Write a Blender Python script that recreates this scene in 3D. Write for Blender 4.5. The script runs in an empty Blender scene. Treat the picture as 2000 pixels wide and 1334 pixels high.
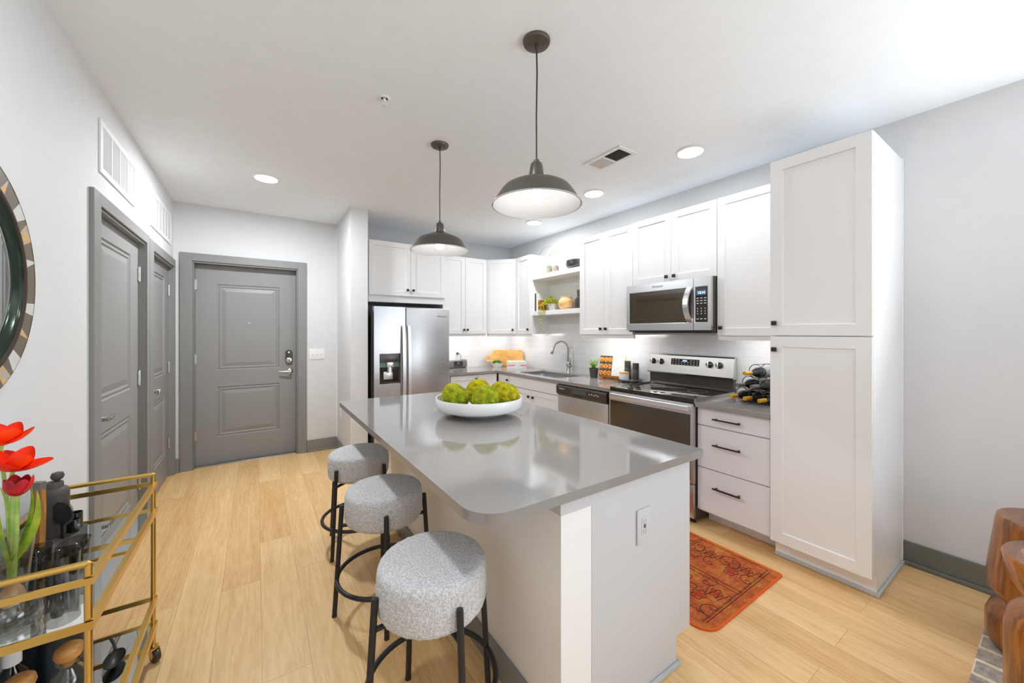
import bpy, bmesh, math, random
from mathutils import Vector, Matrix, noise
PI = math.pi
rnd = random.Random(7)
scene = bpy.context.scene
COL = scene.collection
W3 = Vector

# ---------------------------------------------------------------- camera, world, lights, exposure
cam_d = bpy.data.cameras.new('camera'); cam = bpy.data.objects.new('camera', cam_d); COL.objects.link(cam)
cam.location = (0.7027, -5.0218, 1.4236)
cam.rotation_euler = (PI/2, 0, -0.58788)
cam_d.sensor_width = 36; cam_d.lens = 734.05/2000*36
cam_d.shift_x = (1000-991.5)/2000; cam_d.shift_y = (648.21-667)/2000
cam_d.clip_start = 0.02
scene.camera = cam

world = bpy.data.worlds.new('world'); scene.world = world; world.use_nodes = True
world.node_tree.nodes['Background'].inputs[0].default_value = (0.86, 0.93, 1, 1)
world.node_tree.nodes['Background'].inputs[1].default_value = 1.2

def area(name, loc, rot, sx, sy, power, color=(1, 1, 1), shape='RECTANGLE', parent=None, spread=None):
    l = bpy.data.lights.new(name, 'AREA'); l.shape = shape; l.size = sx
    if shape in ('RECTANGLE', 'ELLIPSE'): l.size_y = sy
    l.energy = power; l.color = color
    if spread: l.spread = spread
    o = bpy.data.objects.new(name, l); COL.objects.link(o); o.location = loc; o.rotation_euler = rot
    if parent: o.parent = parent
    return o
# daylight from unseen windows: near one added as fill, right one read off shadows
# (both tilted upward to brighten the ceiling)
area('window_daylight', (1.05, -8.88, 1.45), (PI/2+.6, 0, 0), 1.5, 1.9, 6, (0.80, 0.90, 1))
area('window_daylight', (3.92, -6.5, 1.45), (0, PI/2+.75, 0), 1.9, 2.2, 42, (0.87, 0.935, 1))

vs = scene.view_settings
scene.display_settings.display_device = 'sRGB'
vs.view_transform = 'Standard'; vs.look = 'None'; vs.exposure = 1.06; vs.gamma = 1.0; vs.use_curve_mapping = False
scene.cycles.max_bounces = 12; scene.cycles.diffuse_bounces = 7; scene.cycles.glossy_bounces = 6
scene.cycles.transmission_bounces = 10; scene.cycles.transparent_max_bounces = 10
scene.cycles.caustics_reflective = False; scene.cycles.caustics_refractive = False
scene.cycles.sample_clamp_indirect = 6

# ---------------------------------------------------------------- materials
def s2l(c): return tuple((x/12.92 if x <= .04045 else ((x+.055)/1.055)**2.4) for x in c)
def rgb(r, g, b): return s2l((r/255, g/255, b/255))
def nodes(m): return m.node_tree.nodes, m.node_tree.links
def mat(name, color, rough=.5, metal=0, var=.03, scale=12, bump=0, bscale=60, stretch=None, spec=None, trans=0, ior=1.45, emit=None, estr=0, coat=0, alpha=1, color2=None, sheen=0):
    m = bpy.data.materials.new(name); m.use_nodes = True
    N, L = nodes(m); p = N['Principled BSDF']
    p.inputs['Roughness'].default_value = rough; p.inputs['Metallic'].default_value = metal
    p.inputs['IOR'].default_value = ior; p.inputs['Transmission Weight'].default_value = trans
    if spec is not None: p.inputs['Specular IOR Level'].default_value = spec
    if coat: p.inputs['Coat Weight'].default_value = coat; p.inputs['Coat Roughness'].default_value = .08
    if sheen: p.inputs['Sheen Weight'].default_value = sheen
    if emit: p.inputs['Emission Color'].default_value = (*emit, 1); p.inputs['Emission Strength'].default_value = estr
    tc = N.new('ShaderNodeTexCoord'); mp = N.new('ShaderNodeMapping'); L.new(tc.outputs['Object'], mp.inputs[0])
    if stretch: mp.inputs['Scale'].default_value = stretch
    n = N.new('ShaderNodeTexNoise'); n.inputs['Scale'].default_value = scale; n.inputs['Detail'].default_value = 5
    L.new(mp.outputs[0], n.inputs[0])
    mx = N.new('ShaderNodeMix'); mx.data_type = 'RGBA'
    if color2 is None:
        a = tuple(max(0, c*(1-var)) for c in color); b = tuple(min(1, c*(1+var)) for c in color)
    else: a, b = color, color2
    mx.inputs[6].default_value = (*a, 1); mx.inputs[7].default_value = (*b, 1)
    if color2 is None: L.new(n.outputs[0], mx.inputs[0])
    else:
        r = N.new('ShaderNodeValToRGB'); r.color_ramp.elements[0].position = .38; r.color_ramp.elements[1].position = .62
        L.new(n.outputs[0], r.inputs[0]); L.new(r.outputs[0], mx.inputs[0])
    L.new(mx.outputs[2], p.inputs['Base Color'])
    if bump:
        n2 = N.new('ShaderNodeTexNoise'); n2.inputs['Scale'].default_value = bscale; n2.inputs['Detail'].default_value = 3
        L.new(mp.outputs[0], n2.inputs[0])
        bp = N.new('ShaderNodeBump'); bp.inputs['Strength'].default_value = bump; bp.inputs['Distance'].default_value = .004
        L.new(n2.outputs[0], bp.inputs['Height']); L.new(bp.outputs[0], p.inputs['Normal'])
    return m
def steel(name, color, rough, axis, dv=.05):
    st = [3, 3, 3]; st[axis] = .05
    m = mat(name, color, rough, 1, .012, 90, .0, 1, tuple(st))
    N, L = nodes(m); n = [x for x in N if x.type == 'TEX_NOISE'][0]
    mr = N.new('ShaderNodeMapRange'); mr.inputs[3].default_value = rough-dv; mr.inputs[4].default_value = rough+dv
    L.new(n.outputs[0], mr.inputs[0]); L.new(mr.outputs[0], N['Principled BSDF'].inputs['Roughness'])
    return m
def wood(name, c1, c2, rough=.45, along=0, scale=9, coat=0, dist=4):
    m = bpy.data.materials.new(name); m.use_nodes = True; N, L = nodes(m); p = N['Principled BSDF']
    p.inputs['Roughness'].default_value = rough
    if coat: p.inputs['Coat Weight'].default_value = coat; p.inputs['Coat Roughness'].default_value = .15
    tc = N.new('ShaderNodeTexCoord'); mp = N.new('ShaderNodeMapping'); L.new(tc.outputs['Object'], mp.inputs[0])
    s = [1, 1, 1]; s[along] = .12; mp.inputs['Scale'].default_value = s
    n = N.new('ShaderNodeTexNoise'); n.inputs['Scale'].default_value = scale; n.inputs['Detail'].default_value = 6; n.inputs['Distortion'].default_value = dist*.2
    n2 = N.new('ShaderNodeTexNoise'); n2.inputs['Scale'].default_value = scale*9; n2.inputs['Detail'].default_value = 4
    L.new(mp.outputs[0], n.inputs[0]); L.new(mp.outputs[0], n2.inputs[0])
    ma = N.new('ShaderNodeMath'); ma.operation = 'MULTIPLY_ADD'; ma.inputs[1].default_value = .35
    L.new(n2.outputs[0], ma.inputs[0]); L.new(n.outputs[0], ma.inputs[2])
    r = N.new('ShaderNodeValToRGB'); r.color_ramp.elements[0].position = .48; r.color_ramp.elements[1].position = .86
    r.color_ramp.elements[0].color = (*c1, 1); r.color_ramp.elements[1].color = (*c2, 1)
    L.new(ma.outputs[0], r.inputs[0]); L.new(r.outputs[0], p.inputs['Base Color'])
    return m

def floor_mat():
    m = bpy.data.materials.new('oak_planks'); m.use_nodes = True; N, L = nodes(m); p = N['Principled BSDF']
    tc = N.new('ShaderNodeTexCoord'); mp = N.new('ShaderNodeMapping'); L.new(tc.outputs['Object'], mp.inputs[0])
    mp.inputs['Rotation'].default_value = (0, 0, PI/2)
    br = N.new('ShaderNodeTexBrick'); L.new(mp.outputs[0], br.inputs[0])
    br.inputs['Scale'].default_value = 1; br.inputs['Brick Width'].default_value = 1.22; br.inputs['Row Height'].default_value = .18
    br.inputs['Mortar Size'].default_value = .0009; br.inputs['Mortar Smooth'].default_value = .2; br.offset = .37
    br.inputs['Color1'].default_value = (0, 0, 0, 1); br.inputs['Color2'].default_value = (1, 1, 1, 1); br.inputs['Mortar'].default_value = (.5, .5, .5, 1)
    # grain runs with the boards (world Y)
    mg = N.new('ShaderNodeMapping'); L.new(tc.outputs['Object'], mg.inputs[0]); mg.inputs['Scale'].default_value = (1, .11, 1)
    off = N.new('ShaderNodeVectorMath'); off.operation = 'MULTIPLY_ADD'
    L.new(br.outputs[0], off.inputs[0]); off.inputs[1].default_value = (7.3, 3.1, 0); L.new(mg.outputs[0], off.inputs[2])
    n1 = N.new('ShaderNodeTexNoise'); n1.inputs['Scale'].default_value = 7; n1.inputs['Detail'].default_value = 4; n1.inputs['Distortion'].default_value = 1.2
    n2 = N.new('ShaderNodeTexNoise'); n2.inputs['Scale'].default_value = 95; n2.inputs['Detail'].default_value = 3
    wv = N.new('ShaderNodeTexWave'); wv.inputs['Scale'].default_value = 9; wv.inputs['Distortion'].default_value = 22; wv.inputs['Detail'].default_value = 2; wv.inputs['Detail Scale'].default_value = .8
    for t in (n1, n2, wv): L.new(off.outputs[0], t.inputs[0])
    r = N.new('ShaderNodeValToRGB'); e = r.color_ramp.elements
    e[0].position = .2; e[0].color = (*rgb(204, 156, 96), 1); e[1].position = .8; e[1].color = (*rgb(240, 204, 150), 1)
    a1 = N.new('ShaderNodeMath'); a1.operation = 'MULTIPLY_ADD'; a1.inputs[1].default_value = .62; a1.inputs[2].default_value = -.17
    L.new(n1.outputs[0], a1.inputs[0])
    a2 = N.new('ShaderNodeMath'); a2.operation = 'MULTIPLY_ADD'; a2.inputs[1].default_value = .46
    L.new(n2.outputs[0], a2.inputs[0]); L.new(a1.outputs[0], a2.inputs[2])
    a3 = N.new('ShaderNodeMath'); a3.operation = 'MULTIPLY_ADD'; a3.inputs[1].default_value = .09
    L.new(wv.outputs[1], a3.inputs[0]); L.new(a2.outputs[0], a3.inputs[2])
    sp = N.new('ShaderNodeSeparateColor'); L.new(br.outputs[0], sp.inputs[0])
    a4 = N.new('ShaderNodeMath'); a4.operation = 'MULTIPLY_ADD'; a4.inputs[1].default_value = .26
    L.new(sp.outputs[0], a4.inputs[0]); L.new(a3.outputs[0], a4.inputs[2])
    L.new(a4.outputs[0], r.inputs[0])
    mx = N.new('ShaderNodeMix'); mx.data_type = 'RGBA'; mx.inputs[7].default_value = (*rgb(176, 134, 90), 1)
    L.new(br.outputs[1], mx.inputs[0]); L.new(r.outputs[0], mx.inputs[6]); L.new(mx.outputs[2], p.inputs['Base Color'])
    p.inputs['Roughness'].default_value = .42
    return m
def tile_mat(name, ax):
    m = bpy.data.materials.new(name); m.use_nodes = True; N, L = nodes(m); p = N['Principled BSDF']
    g = N.new('ShaderNodeNewGeometry'); s = N.new('ShaderNodeSeparateXYZ'); c = N.new('ShaderNodeCombineXYZ')
    L.new(g.outputs['Position'], s.inputs[0]); L.new(s.outputs[ax], c.inputs[0]); L.new(s.outputs[2], c.inputs[1])
    ad = N.new('ShaderNodeVectorMath'); ad.inputs[1].default_value = (20, -.905+7.8, 0); L.new(c.outputs[0], ad.inputs[0])
    br = N.new('ShaderNodeTexBrick'); L.new(ad.outputs[0], br.inputs[0]); br.inputs['Scale'].default_value = 1
    br.inputs['Brick Width'].default_value = .156; br.inputs['Row Height'].default_value = .078; br.inputs['Mortar Size'].default_value = .0013
    br.inputs['Mortar Smooth'].default_value = .1
    br.inputs['Color1'].default_value = (.80, .80, .81, 1); br.inputs['Color2'].default_value = (.77, .77, .78, 1); br.inputs['Mortar'].default_value = (.64, .635, .63, 1)
    L.new(br.outputs[0], p.inputs['Base Color']); p.inputs['Roughness'].default_value = .18
    bp = N.new('ShaderNodeBump'); bp.invert = True; bp.inputs['Strength'].default_value = .4; bp.inputs['Distance'].default_value = .002
    L.new(br.outputs[1], bp.inputs['Height']); L.new(bp.outputs[0], p.inputs['Normal'])
    return m
def emitter(name, color, strength):
    m = bpy.data.materials.new(name); m.use_nodes = True; N, L = nodes(m)
    N.remove(N['Principled BSDF']); e = N.new('ShaderNodeEmission'); e.inputs[0].default_value = (*color, 1); e.inputs[1].default_value = strength
    L.new(e.outputs[0], N['Material Output'].inputs[0]); return m

M = {}
M['wall'] = mat('wall_paint', (.68, .682, .69), .75, bump=.04, bscale=300)
M['ceil'] = mat('ceiling_paint', (.88, .92, .955), .85, bump=.05, bscale=260)
M['floor'] = floor_mat()
M['door'] = mat('grey_door_paint', rgb(142, 141, 140), .42, var=.01)
M['trim'] = mat('grey_trim_paint', rgb(134, 134, 132), .42, var=.01)
M['shoe'] = mat('light_grey_shoe_moulding', rgb(186, 190, 190), .4, var=.01)
M['white'] = mat('white_cabinet_paint', (.85, .85, .855), .38, var=.008)
M['isle'] = mat('grey_island_paint', rgb(200, 201, 205), .4, var=.008)
M['grey'] = mat('pale_grey_cabinet_paint', rgb(230, 231, 235), .4, var=.008)  # island grey, lightened to make up for shade on the base cabinets
M['quartz'] = mat('grey_quartz', rgb(144, 140, 137), .07, var=.06, scale=420, spec=.95)
M['steel'] = steel('brushed_steel', (.64, .64, .65), .3, 1)
M['steelv'] = steel('brushed_steel_doors', (.56, .56, .57), .27, 0, .012)
M['steelw'] = steel('warm_brushed_steel', (.74, .72, .70), .32, 1)
M['steel_lt'] = steel('satin_steel', (.78, .78, .78), .3, 1)
M['nickel'] = mat('brushed_nickel', (.66, .65, .63), .25, 1)
M['chrome'] = mat('chrome', (.8, .8, .8), .08, 1)
M['faucet'] = mat('faucet_steel', (.34, .33, .31), .25, 1)
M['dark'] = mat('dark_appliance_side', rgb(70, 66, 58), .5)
M['blackg'] = mat('black_glass', (.028, .022, .014), .06, spec=.6)
M['ovenglass'] = mat('bronze_oven_glass', (.055, .040, .022), .05, spec=.9)
M['black'] = mat('black_powder_coat', (.018, .019, .021), .42)
M['blackpl'] = mat('black_plastic', (.05, .042, .032), .35)
M['bronze'] = mat('dark_bronze', rgb(66, 52, 40), .4, .6)
M['lampmetal'] = mat('dark_lamp_metal', rgb(98, 92, 86), .38, .55)
M['lampin'] = mat('white_lamp_enamel', (.38, .38, .38), .35)
M['brass'] = mat('brushed_brass', (.72, .47, .13), .28, 1)
M['mirror'] = mat('mirror_silver', (.86, .88, .87), .015, 1, var=.0)
def glassy(name, tint, rough=.0, refl=1.0):
    m = bpy.data.materials.new(name); m.use_nodes = True; N, L = nodes(m); N.remove(N['Principled BSDF'])
    t = N.new('ShaderNodeBsdfTransparent'); g = N.new('ShaderNodeBsdfGlossy'); g.inputs['Roughness'].default_value = rough+.02
    tc = N.new('ShaderNodeTexCoord'); n = N.new('ShaderNodeTexNoise'); n.inputs['Scale'].default_value = 8; L.new(tc.outputs['Object'], n.inputs[0])
    mx = N.new('ShaderNodeMix'); mx.data_type = 'RGBA'; mx.inputs[6].default_value = (*[c*.97 for c in tint], 1); mx.inputs[7].default_value = (*tint, 1)
    L.new(n.outputs[0], mx.inputs[0]); L.new(mx.outputs[2], t.inputs[0])
    f = N.new('ShaderNodeLayerWeight'); f.inputs[0].default_value = .5; pw_ = N.new('ShaderNodeMath'); pw_.operation = 'POWER'; pw_.inputs[1].default_value = 4; L.new(f.outputs['Facing'], pw_.inputs[0])
    q = N.new('ShaderNodeMath'); q.operation = 'MULTIPLY_ADD'; q.inputs[1].default_value = .75*refl; q.inputs[2].default_value = .045; L.new(pw_.outputs[0], q.inputs[0])
    ms = N.new('ShaderNodeMixShader'); L.new(q.outputs[0], ms.inputs[0]); L.new(t.outputs[0], ms.inputs[1]); L.new(g.outputs[0], ms.inputs[2])
    L.new(ms.outputs[0], N['Material Output'].inputs[0]); return m
M['glass'] = glassy('clear_glass', (.92, .93, .92), refl=1.25)
M['smoke'] = glassy('smoked_glass', (.70, .70, .69), refl=1.25)
M['greyglass'] = glassy('grey_glass', (.68, .69, .71))
M['boucle'] = mat('boucle_fabric', rgb(188, 188, 190), .95, scale=170, color2=rgb(228, 228, 231), bump=.9, bscale=260, sheen=.2)
M['whitec'] = mat('white_ceramic', (.84, .84, .84), .25, var=.01)
M['plate'] = mat('white_plastic', (.82, .82, .82), .35, var=.01)
M['moss'] = mat('moss', rgb(150, 140, 16), .95, scale=26, color2=rgb(206, 196, 24), bump=1.0, bscale=240)
M['mossg'] = mat('green_moss', rgb(112, 138, 20), .95, scale=26, color2=rgb(182, 182, 26), bump=1.0, bscale=240)
M['board'] = wood('maple', rgb(222, 160, 74), rgb(246, 196, 116), .45, 0, 10)
M['cork'] = wood('cork_stopper_wood', rgb(168, 104, 44), rgb(214, 158, 90), .4, 0, 22)
M['acacia'] = wood('acacia_wood', rgb(74, 36, 10), rgb(186, 112, 34), .3, 2, 9, .35, 6)
M['acaciatop'] = wood('acacia_end_grain', rgb(88, 56, 36), rgb(140, 94, 62), .4, 0, 10, .2, 6)
M['standwood'] = wood('dark_honey_wood', rgb(120, 76, 18), rgb(190, 124, 40), .4, 1, 14)
M['toolwood'] = wood('walnut_handle', rgb(120, 84, 44), rgb(204, 140, 66), .4, 2, 18)
M['leafy'] = mat('yellow_green_leaf', rgb(176, 180, 20), .6, scale=30, color2=rgb(222, 220, 50))
M['leafg'] = mat('bright_green_leaf', rgb(96, 158, 30), .6, scale=40, color2=rgb(170, 214, 60))
M['succ'] = mat('deep_green_leaf', rgb(60, 120, 16), .6, scale=40, color2=rgb(120, 176, 40))
M['stem'] = mat('tulip_stem', rgb(120, 168, 60), .5, scale=20, color2=rgb(176, 204, 110))
M['tleaf'] = mat('tulip_leaf', rgb(120, 160, 20), .5, scale=14, color2=rgb(190, 206, 60))
M['tred'] = mat('red_petal', rgb(226, 26, 6), .5, scale=9, color2=rgb(255, 70, 6))
M['tdark'] = mat('crimson_petal', rgb(140, 6, 26), .5, scale=22, color2=rgb(206, 30, 36))
M['bulb'] = mat('papery_bulb_skin', rgb(226, 200, 168), .6, scale=20, color2=rgb(186, 130, 74))
M['peach'] = mat('peach_ceramic', rgb(238, 192, 132), .35, var=.04)
M['pewter'] = mat('pewter', rgb(96, 94, 92), .3, .8)
M['marble'] = mat('grey_stone', rgb(112, 110, 108), .5, scale=14, color2=rgb(150, 148, 146))
M['gold'] = mat('gold_leaf', rgb(226, 168, 50), .4, .5)
M['paper'] = mat('paper', (.82, .82, .80), .7)
M['pink'] = mat('pink_band', rgb(255, 132, 132), .6)
M['charc'] = mat('charcoal_matte', rgb(74, 70, 66), .6)
M['trayg'] = mat('grey_tray', rgb(120, 118, 116), .5)
M['bottle'] = mat('dark_bottle_glass', rgb(38, 38, 36), .1, spec=.6)
M['bottleg'] = mat('grey_bottle_label', rgb(140, 142, 144), .3)
M['foil'] = mat('gold_foil', rgb(214, 158, 36), .35, .45)
M['foilg'] = mat('grey_foil', rgb(112, 104, 98), .45, .3)
M['wire'] = mat('dark_wire', rgb(72, 66, 60), .4, .6)
M['mosaicd'] = mat('dark_horn_mosaic', rgb(104, 92, 74), .35)
M['mosaicw'] = mat('white_shell_mosaic', rgb(206, 204, 200), .3, scale=40)
M['mosaicy'] = mat('amber_mosaic', rgb(222, 166, 60), .35, scale=30, color2=rgb(170, 166, 156))
M['grille'] = mat('grille_enamel', (.80, .80, .81), .45)
M['grilleback'] = mat('grille_shadow_box', (.70, .70, .71), .8)  # light grey sheet behind the louvres
M['ledlens'] = emitter('led_lens', (1, .98, .95), 6)
M['ledstrip'] = emitter('led_strip', (1, .995, .98), 19)
M['bulbglow'] = emitter('bulb_glow', (1, .985, .96), 24)
M['lcd'] = emitter('display_digits', (.72, .86, 1), 1.3)
M['lcdbg'] = mat('display_window', rgb(60, 84, 120), .2, emit=rgb(60, 84, 120), estr=.5)
M['print'] = mat('printed_white', (.75, .75, .73), .5)
M['logo'] = mat('logo_grey', rgb(96, 92, 86), .4)
M['pot'] = mat('dark_pot', rgb(76, 72, 68), .5)
M['radiof'] = mat('radio_grille', rgb(112, 108, 102), .6, bump=.4, bscale=700)
M['cord'] = mat('black_cord', rgb(62, 58, 54), .5)
M['redwine'] = mat('very_dark_bottle', rgb(22, 18, 18), .08, spec=.6)
M['basec'] = mat('steel_sink', (.70, .70, .70), .3, 1)

# ---------------------------------------------------------------- mesh helpers
class Fr:                       # a local frame: a along u, b along v, c along w
    def __init__(s, o, u, v, w): s.o, s.u, s.v, s.w = W3(o), W3(u).normalized(), W3(v).normalized(), W3(w).normalized()
    def __call__(s, a, b, c): return s.o + s.u*a + s.v*b + s.w*c
WORLD = Fr((0, 0, 0), (1, 0, 0), (0, 1, 0), (0, 0, 1))
def FX(x): return Fr((x, 0, 0), (0, -1, 0), (0, 0, 1), (-1, 0, 0))      # wall on the right, a = -Y
def FY(y): return Fr((0, y, 0), (1, 0, 0), (0, 0, 1), (0, -1, 0))       # wall ahead, a = X
def FL(x): return Fr((x, 0, 0), (0, 1, 0), (0, 0, 1), (1, 0, 0))        # wall on the left, a = Y

class B:
    def __init__(s): s.bm = bmesh.new()
    def quad(s, pts, mi=0):
        f = s.bm.faces.new([s.bm.verts.new(p) for p in pts]); f.material_index = mi; return f
    def box(s, x0, x1, y0, y1, z0, z1, fr=WORLD, bev=0, seg=2, mi=0):
        v = [s.bm.verts.new(fr(x, y, z)) for x in (x0, x1) for y in (y0, y1) for z in (z0, z1)]
        fs = [s.bm.faces.new([v[i] for i in q]) for q in ((0, 1, 3, 2), (4, 6, 7, 5), (0, 4, 5, 1), (2, 3, 7, 6), (0, 2, 6, 4), (1, 5, 7, 3))]
        for f in fs: f.material_index = mi
        if bev:
            es = list({e for f in fs for e in f.edges})
            bmesh.ops.bevel(s.bm, geom=es, offset=bev, segments=seg, affect='EDGES', profile=.6)
        return s
    def loft(s, loops, cap0=True, cap1=True, closed=True, mi=0):
        L = [[s.bm.verts.new(p) for p in lp] for lp in loops]
        for a, b in zip(L, L[1:]):
            n = len(a)
            for i in range(n if closed else n-1):
                j = (i+1) % n
                f = s.bm.faces.new((a[i], a[j], b[j], b[i])); f.material_index = mi; f.smooth = True
        if cap0 and len(L[0]) > 2: s.bm.faces.new(L[0][::-1]).material_index = mi
        if cap1 and len(L[-1]) > 2: s.bm.faces.new(L[-1]).material_index = mi
        return s
    def lathe(s, prof, o=(0, 0, 0), axis=(0, 0, 1), n=32, cap0=True, cap1=True, mi=0):
        ax = W3(axis).normalized(); u = ax.orthogonal().normalized(); v = ax.cross(u); o = W3(o)
        return s.loft([[o+ax*h+(u*math.cos(2*PI*i/n)+v*math.sin(2*PI*i/n))*max(r, .0002) for i in range(n)] for r, h in prof], cap0, cap1, mi=mi)
    def cyl(s, a, b, r, n=16, r2=None, mi=0):
        a, b = W3(a), W3(b); d = b-a
        return s.lathe([(r, 0), (r if r2 is None else r2, d.length)], a, d, n, mi=mi)
    def tube(s, pts, r, n=10, closed=False, rs=None, mi=0):
        pts = [W3(p) for p in pts]; m = len(pts); loops = []; u = None
        for i, p in enumerate(pts):
            if closed: t = pts[(i+1) % m]-pts[i-1]
            else: t = pts[min(i+1, m-1)]-pts[max(i-1, 0)]
            t.normalize()
            if u is None: u = t.orthogonal().normalized()
            u = (u-t*u.dot(t)).normalized(); v = t.cross(u)
            rr = rs[i] if rs else r
            loops.append([p+(u*math.cos(2*PI*k/n)+v*math.sin(2*PI*k/n))*rr for k in range(n)])
        if closed: return s.loft(loops+[loops[0]], False, False, mi=mi)
        return s.loft(loops, mi=mi)
    def sweep(s, pts, side, hw, ht, mi=0):                  # flat bar: half width hw along side, half thickness ht
        pts = [W3(p) for p in pts]; m = len(pts); loops = []; side = W3(side).normalized()
        for i, p in enumerate(pts):
            t = (pts[min(i+1, m-1)]-pts[max(i-1, 0)]).normalized(); nn = t.cross(side).normalized()
            loops.append([p+side*a*hw+nn*b*ht for a, b in ((-1, -1), (1, -1), (1, 1), (-1, 1))])
        s.loft(loops, mi=mi)
        for f in s.bm.faces: f.smooth = False
        return s
    def prism(s, pts, z0, z1, fr=WORLD, bev=0, seg=2, mi=0):
        a = [s.bm.verts.new(fr(x, y, z0)) for x, y in pts]; b = [s.bm.verts.new(fr(x, y, z1)) for x, y in pts]; n = len(pts)
        fs = [s.bm.faces.new(a[::-1]), s.bm.faces.new(b)]
        es = list(fs[0].edges)+list(fs[1].edges)
        for i in range(n): fs.append(s.bm.faces.new((a[i], a[(i+1) % n], b[(i+1) % n], b[i])))
        for f in fs: f.material_index = mi
        if bev: bmesh.ops.bevel(s.bm, geom=es, offset=bev, segments=seg, affect='EDGES', profile=.6)
        return s
    def cells(s, xs, ys, keep, z0, z1, fr=WORLD):
        nx, ny = len(xs)-1, len(ys)-1; k = lambda i, j: 0 <= i < nx and 0 <= j < ny and keep(i, j)
        for i in range(nx):
            for j in range(ny):
                if not k(i, j): continue
                x0, x1, y0, y1 = xs[i], xs[i+1], ys[j], ys[j+1]
                s.quad([fr(x0, y0, z1), fr(x1, y0, z1), fr(x1, y1, z1), fr(x0, y1, z1)])
                s.quad([fr(x0, y0, z0), fr(x0, y1, z0), fr(x1, y1, z0), fr(x1, y0, z0)])
                for (di, dj, a, b) in ((-1, 0, (x0, y1), (x0, y0)), (1, 0, (x1, y0), (x1, y1)), (0, -1, (x0, y0), (x1, y0)), (0, 1, (x1, y1), (x0, y1))):
                    if not k(i+di, j+dj): s.quad([fr(*a, z0), fr(*b, z0), fr(*b, z1), fr(*a, z1)])
        bmesh.ops.remove_doubles(s.bm, verts=s.bm.verts, dist=1e-5)
        return s
    def slab(s, fr, u0, u1, v0, v1, w0, w1, panels=(), loops=()):     # a slab whose front carries moulded panels
        us = sorted({u0, u1, *[x for p in panels for x in p[:2]]}); vv = sorted({v0, v1, *[x for p in panels for x in p[2:]]})
        for a, b in zip(us, us[1:]):
            for c, d in zip(vv, vv[1:]):
                if any(p[0] <= a and b <= p[1] and p[2] <= c and d <= p[3] for p in panels): continue
                s.quad([fr(a, c, w1), fr(b, c, w1), fr(b, d, w1), fr(a, d, w1)])
        for p in panels:
            prev = None
            for ins, dw in loops:
                r = [fr(p[0]+ins, p[2]+ins, w1+dw), fr(p[1]-ins, p[2]+ins, w1+dw), fr(p[1]-ins, p[3]-ins, w1+dw), fr(p[0]+ins, p[3]-ins, w1+dw)]
                if prev:
                    for i in range(4): s.quad([prev[i], prev[(i+1) % 4], r[(i+1) % 4], r[i]])
                prev = r
            s.quad(prev)
        c = [(u0, v0), (u1, v0), (u1, v1), (u0, v1)]
        for i in range(4):
            a, b = c[i], c[(i+1) % 4]; s.quad([fr(*a, w0), fr(*b, w0), fr(*b, w1), fr(*a, w1)])
        s.quad([fr(u0, v0, w0), fr(u0, v1, w0), fr(u1, v1, w0), fr(u1, v0, w0)])
        bmesh.ops.remove_doubles(s.bm, verts=s.bm.verts, dist=1e-5)
        return s
    def leaf(s, p, d, up, ln, wd, curl=.2, mi=0):
        d = W3(d).normalized(); sd = d.cross(W3(up)); sd = sd.normalized() if sd.length > 1e-4 else W3((1, 0, 0)); nn = sd.cross(d)
        p = W3(p); a = p; m1 = p+d*ln*.5+nn*curl*ln*.3; t = p+d*ln-nn*curl*ln*.2
        q = [a, m1+sd*wd/2, t, m1-sd*wd/2]
        v = [s.bm.verts.new(x) for x in q]; f = s.bm.faces.new(v); f.material_index = mi
        return s

ORG = {}
def rrect(x0, x1, y0, y1, r, n=6):
    if not isinstance(r, (tuple, list)): r = (r,)*4
    out = []
    for (cx, cy, a0, rr) in ((x1-r[0], y1-r[0], 0, r[0]), (x0+r[1], y1-r[1], PI/2, r[1]), (x0+r[2], y0+r[2], PI, r[2]), (x1-r[3], y0+r[3], 1.5*PI, r[3])):
        for k in range(n+1): out.append((cx+rr*math.cos(a0+PI/2*k/n), cy+rr*math.sin(a0+PI/2*k/n)))
    return out
def finish(name, b, mats, org, smooth, ang=40):
    me = bpy.data.meshes.new(name)
    bm = b.bm; bmesh.ops.recalc_face_normals(bm, faces=bm.faces)
    bmesh.ops.translate(bm, verts=bm.verts, vec=-W3(org))
    bm.to_mesh(me); bm.free()
    if smooth:
        me.polygons.foreach_set('use_smooth', [True]*len(me.polygons))
        me.set_sharp_from_angle(angle=math.radians(ang))
    for m in (mats if isinstance(mats, (list, tuple)) else [mats]): me.materials.append(M[m] if isinstance(m, str) else m)
    return me
def tag(o, label=None, cat=None, group=None, kind=None):
    if label: o['label'] = label
    if cat: o['category'] = cat
    if group: o['group'] = group
    if kind: o['kind'] = kind
    return o
def thing(name, label, cat, loc, group=None, kind=None):
    o = bpy.data.objects.new(name, None); COL.objects.link(o); o.location = loc; o.empty_display_size = .05
    ORG[o.name] = W3(loc); return tag(o, label, cat, group, kind)
def part(parent, name, b, mats, smooth=True, label=None, ang=40):
    org = ORG[parent.name]
    o = bpy.data.objects.new(name, finish(name, b, mats, org, smooth, ang)); COL.objects.link(o); o.parent = parent
    ORG[o.name] = org
    return tag(o, label)
def single(name, b, mats, label, cat, loc=None, group=None, kind=None, smooth=True, ang=40):
    if loc is None:
        c = [v.co for v in b.bm.verts]; n = len(c)
        loc = W3((sum(v.x for v in c)/n, sum(v.y for v in c)/n, min(v.z for v in c)))
    o = bpy.data.objects.new(name, finish(name, b, mats, loc, smooth, ang)); COL.objects.link(o); o.location = loc
    ORG[o.name] = W3(loc)
    return tag(o, label, cat, group, kind)
def struct(name, b, mats, label, smooth=False):
    return single(name, b, mats, label, 'room', W3((0, 0, 0)), kind='structure', smooth=smooth)
def kids(o): return [c for c in bpy.data.objects if c.parent == o]
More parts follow.
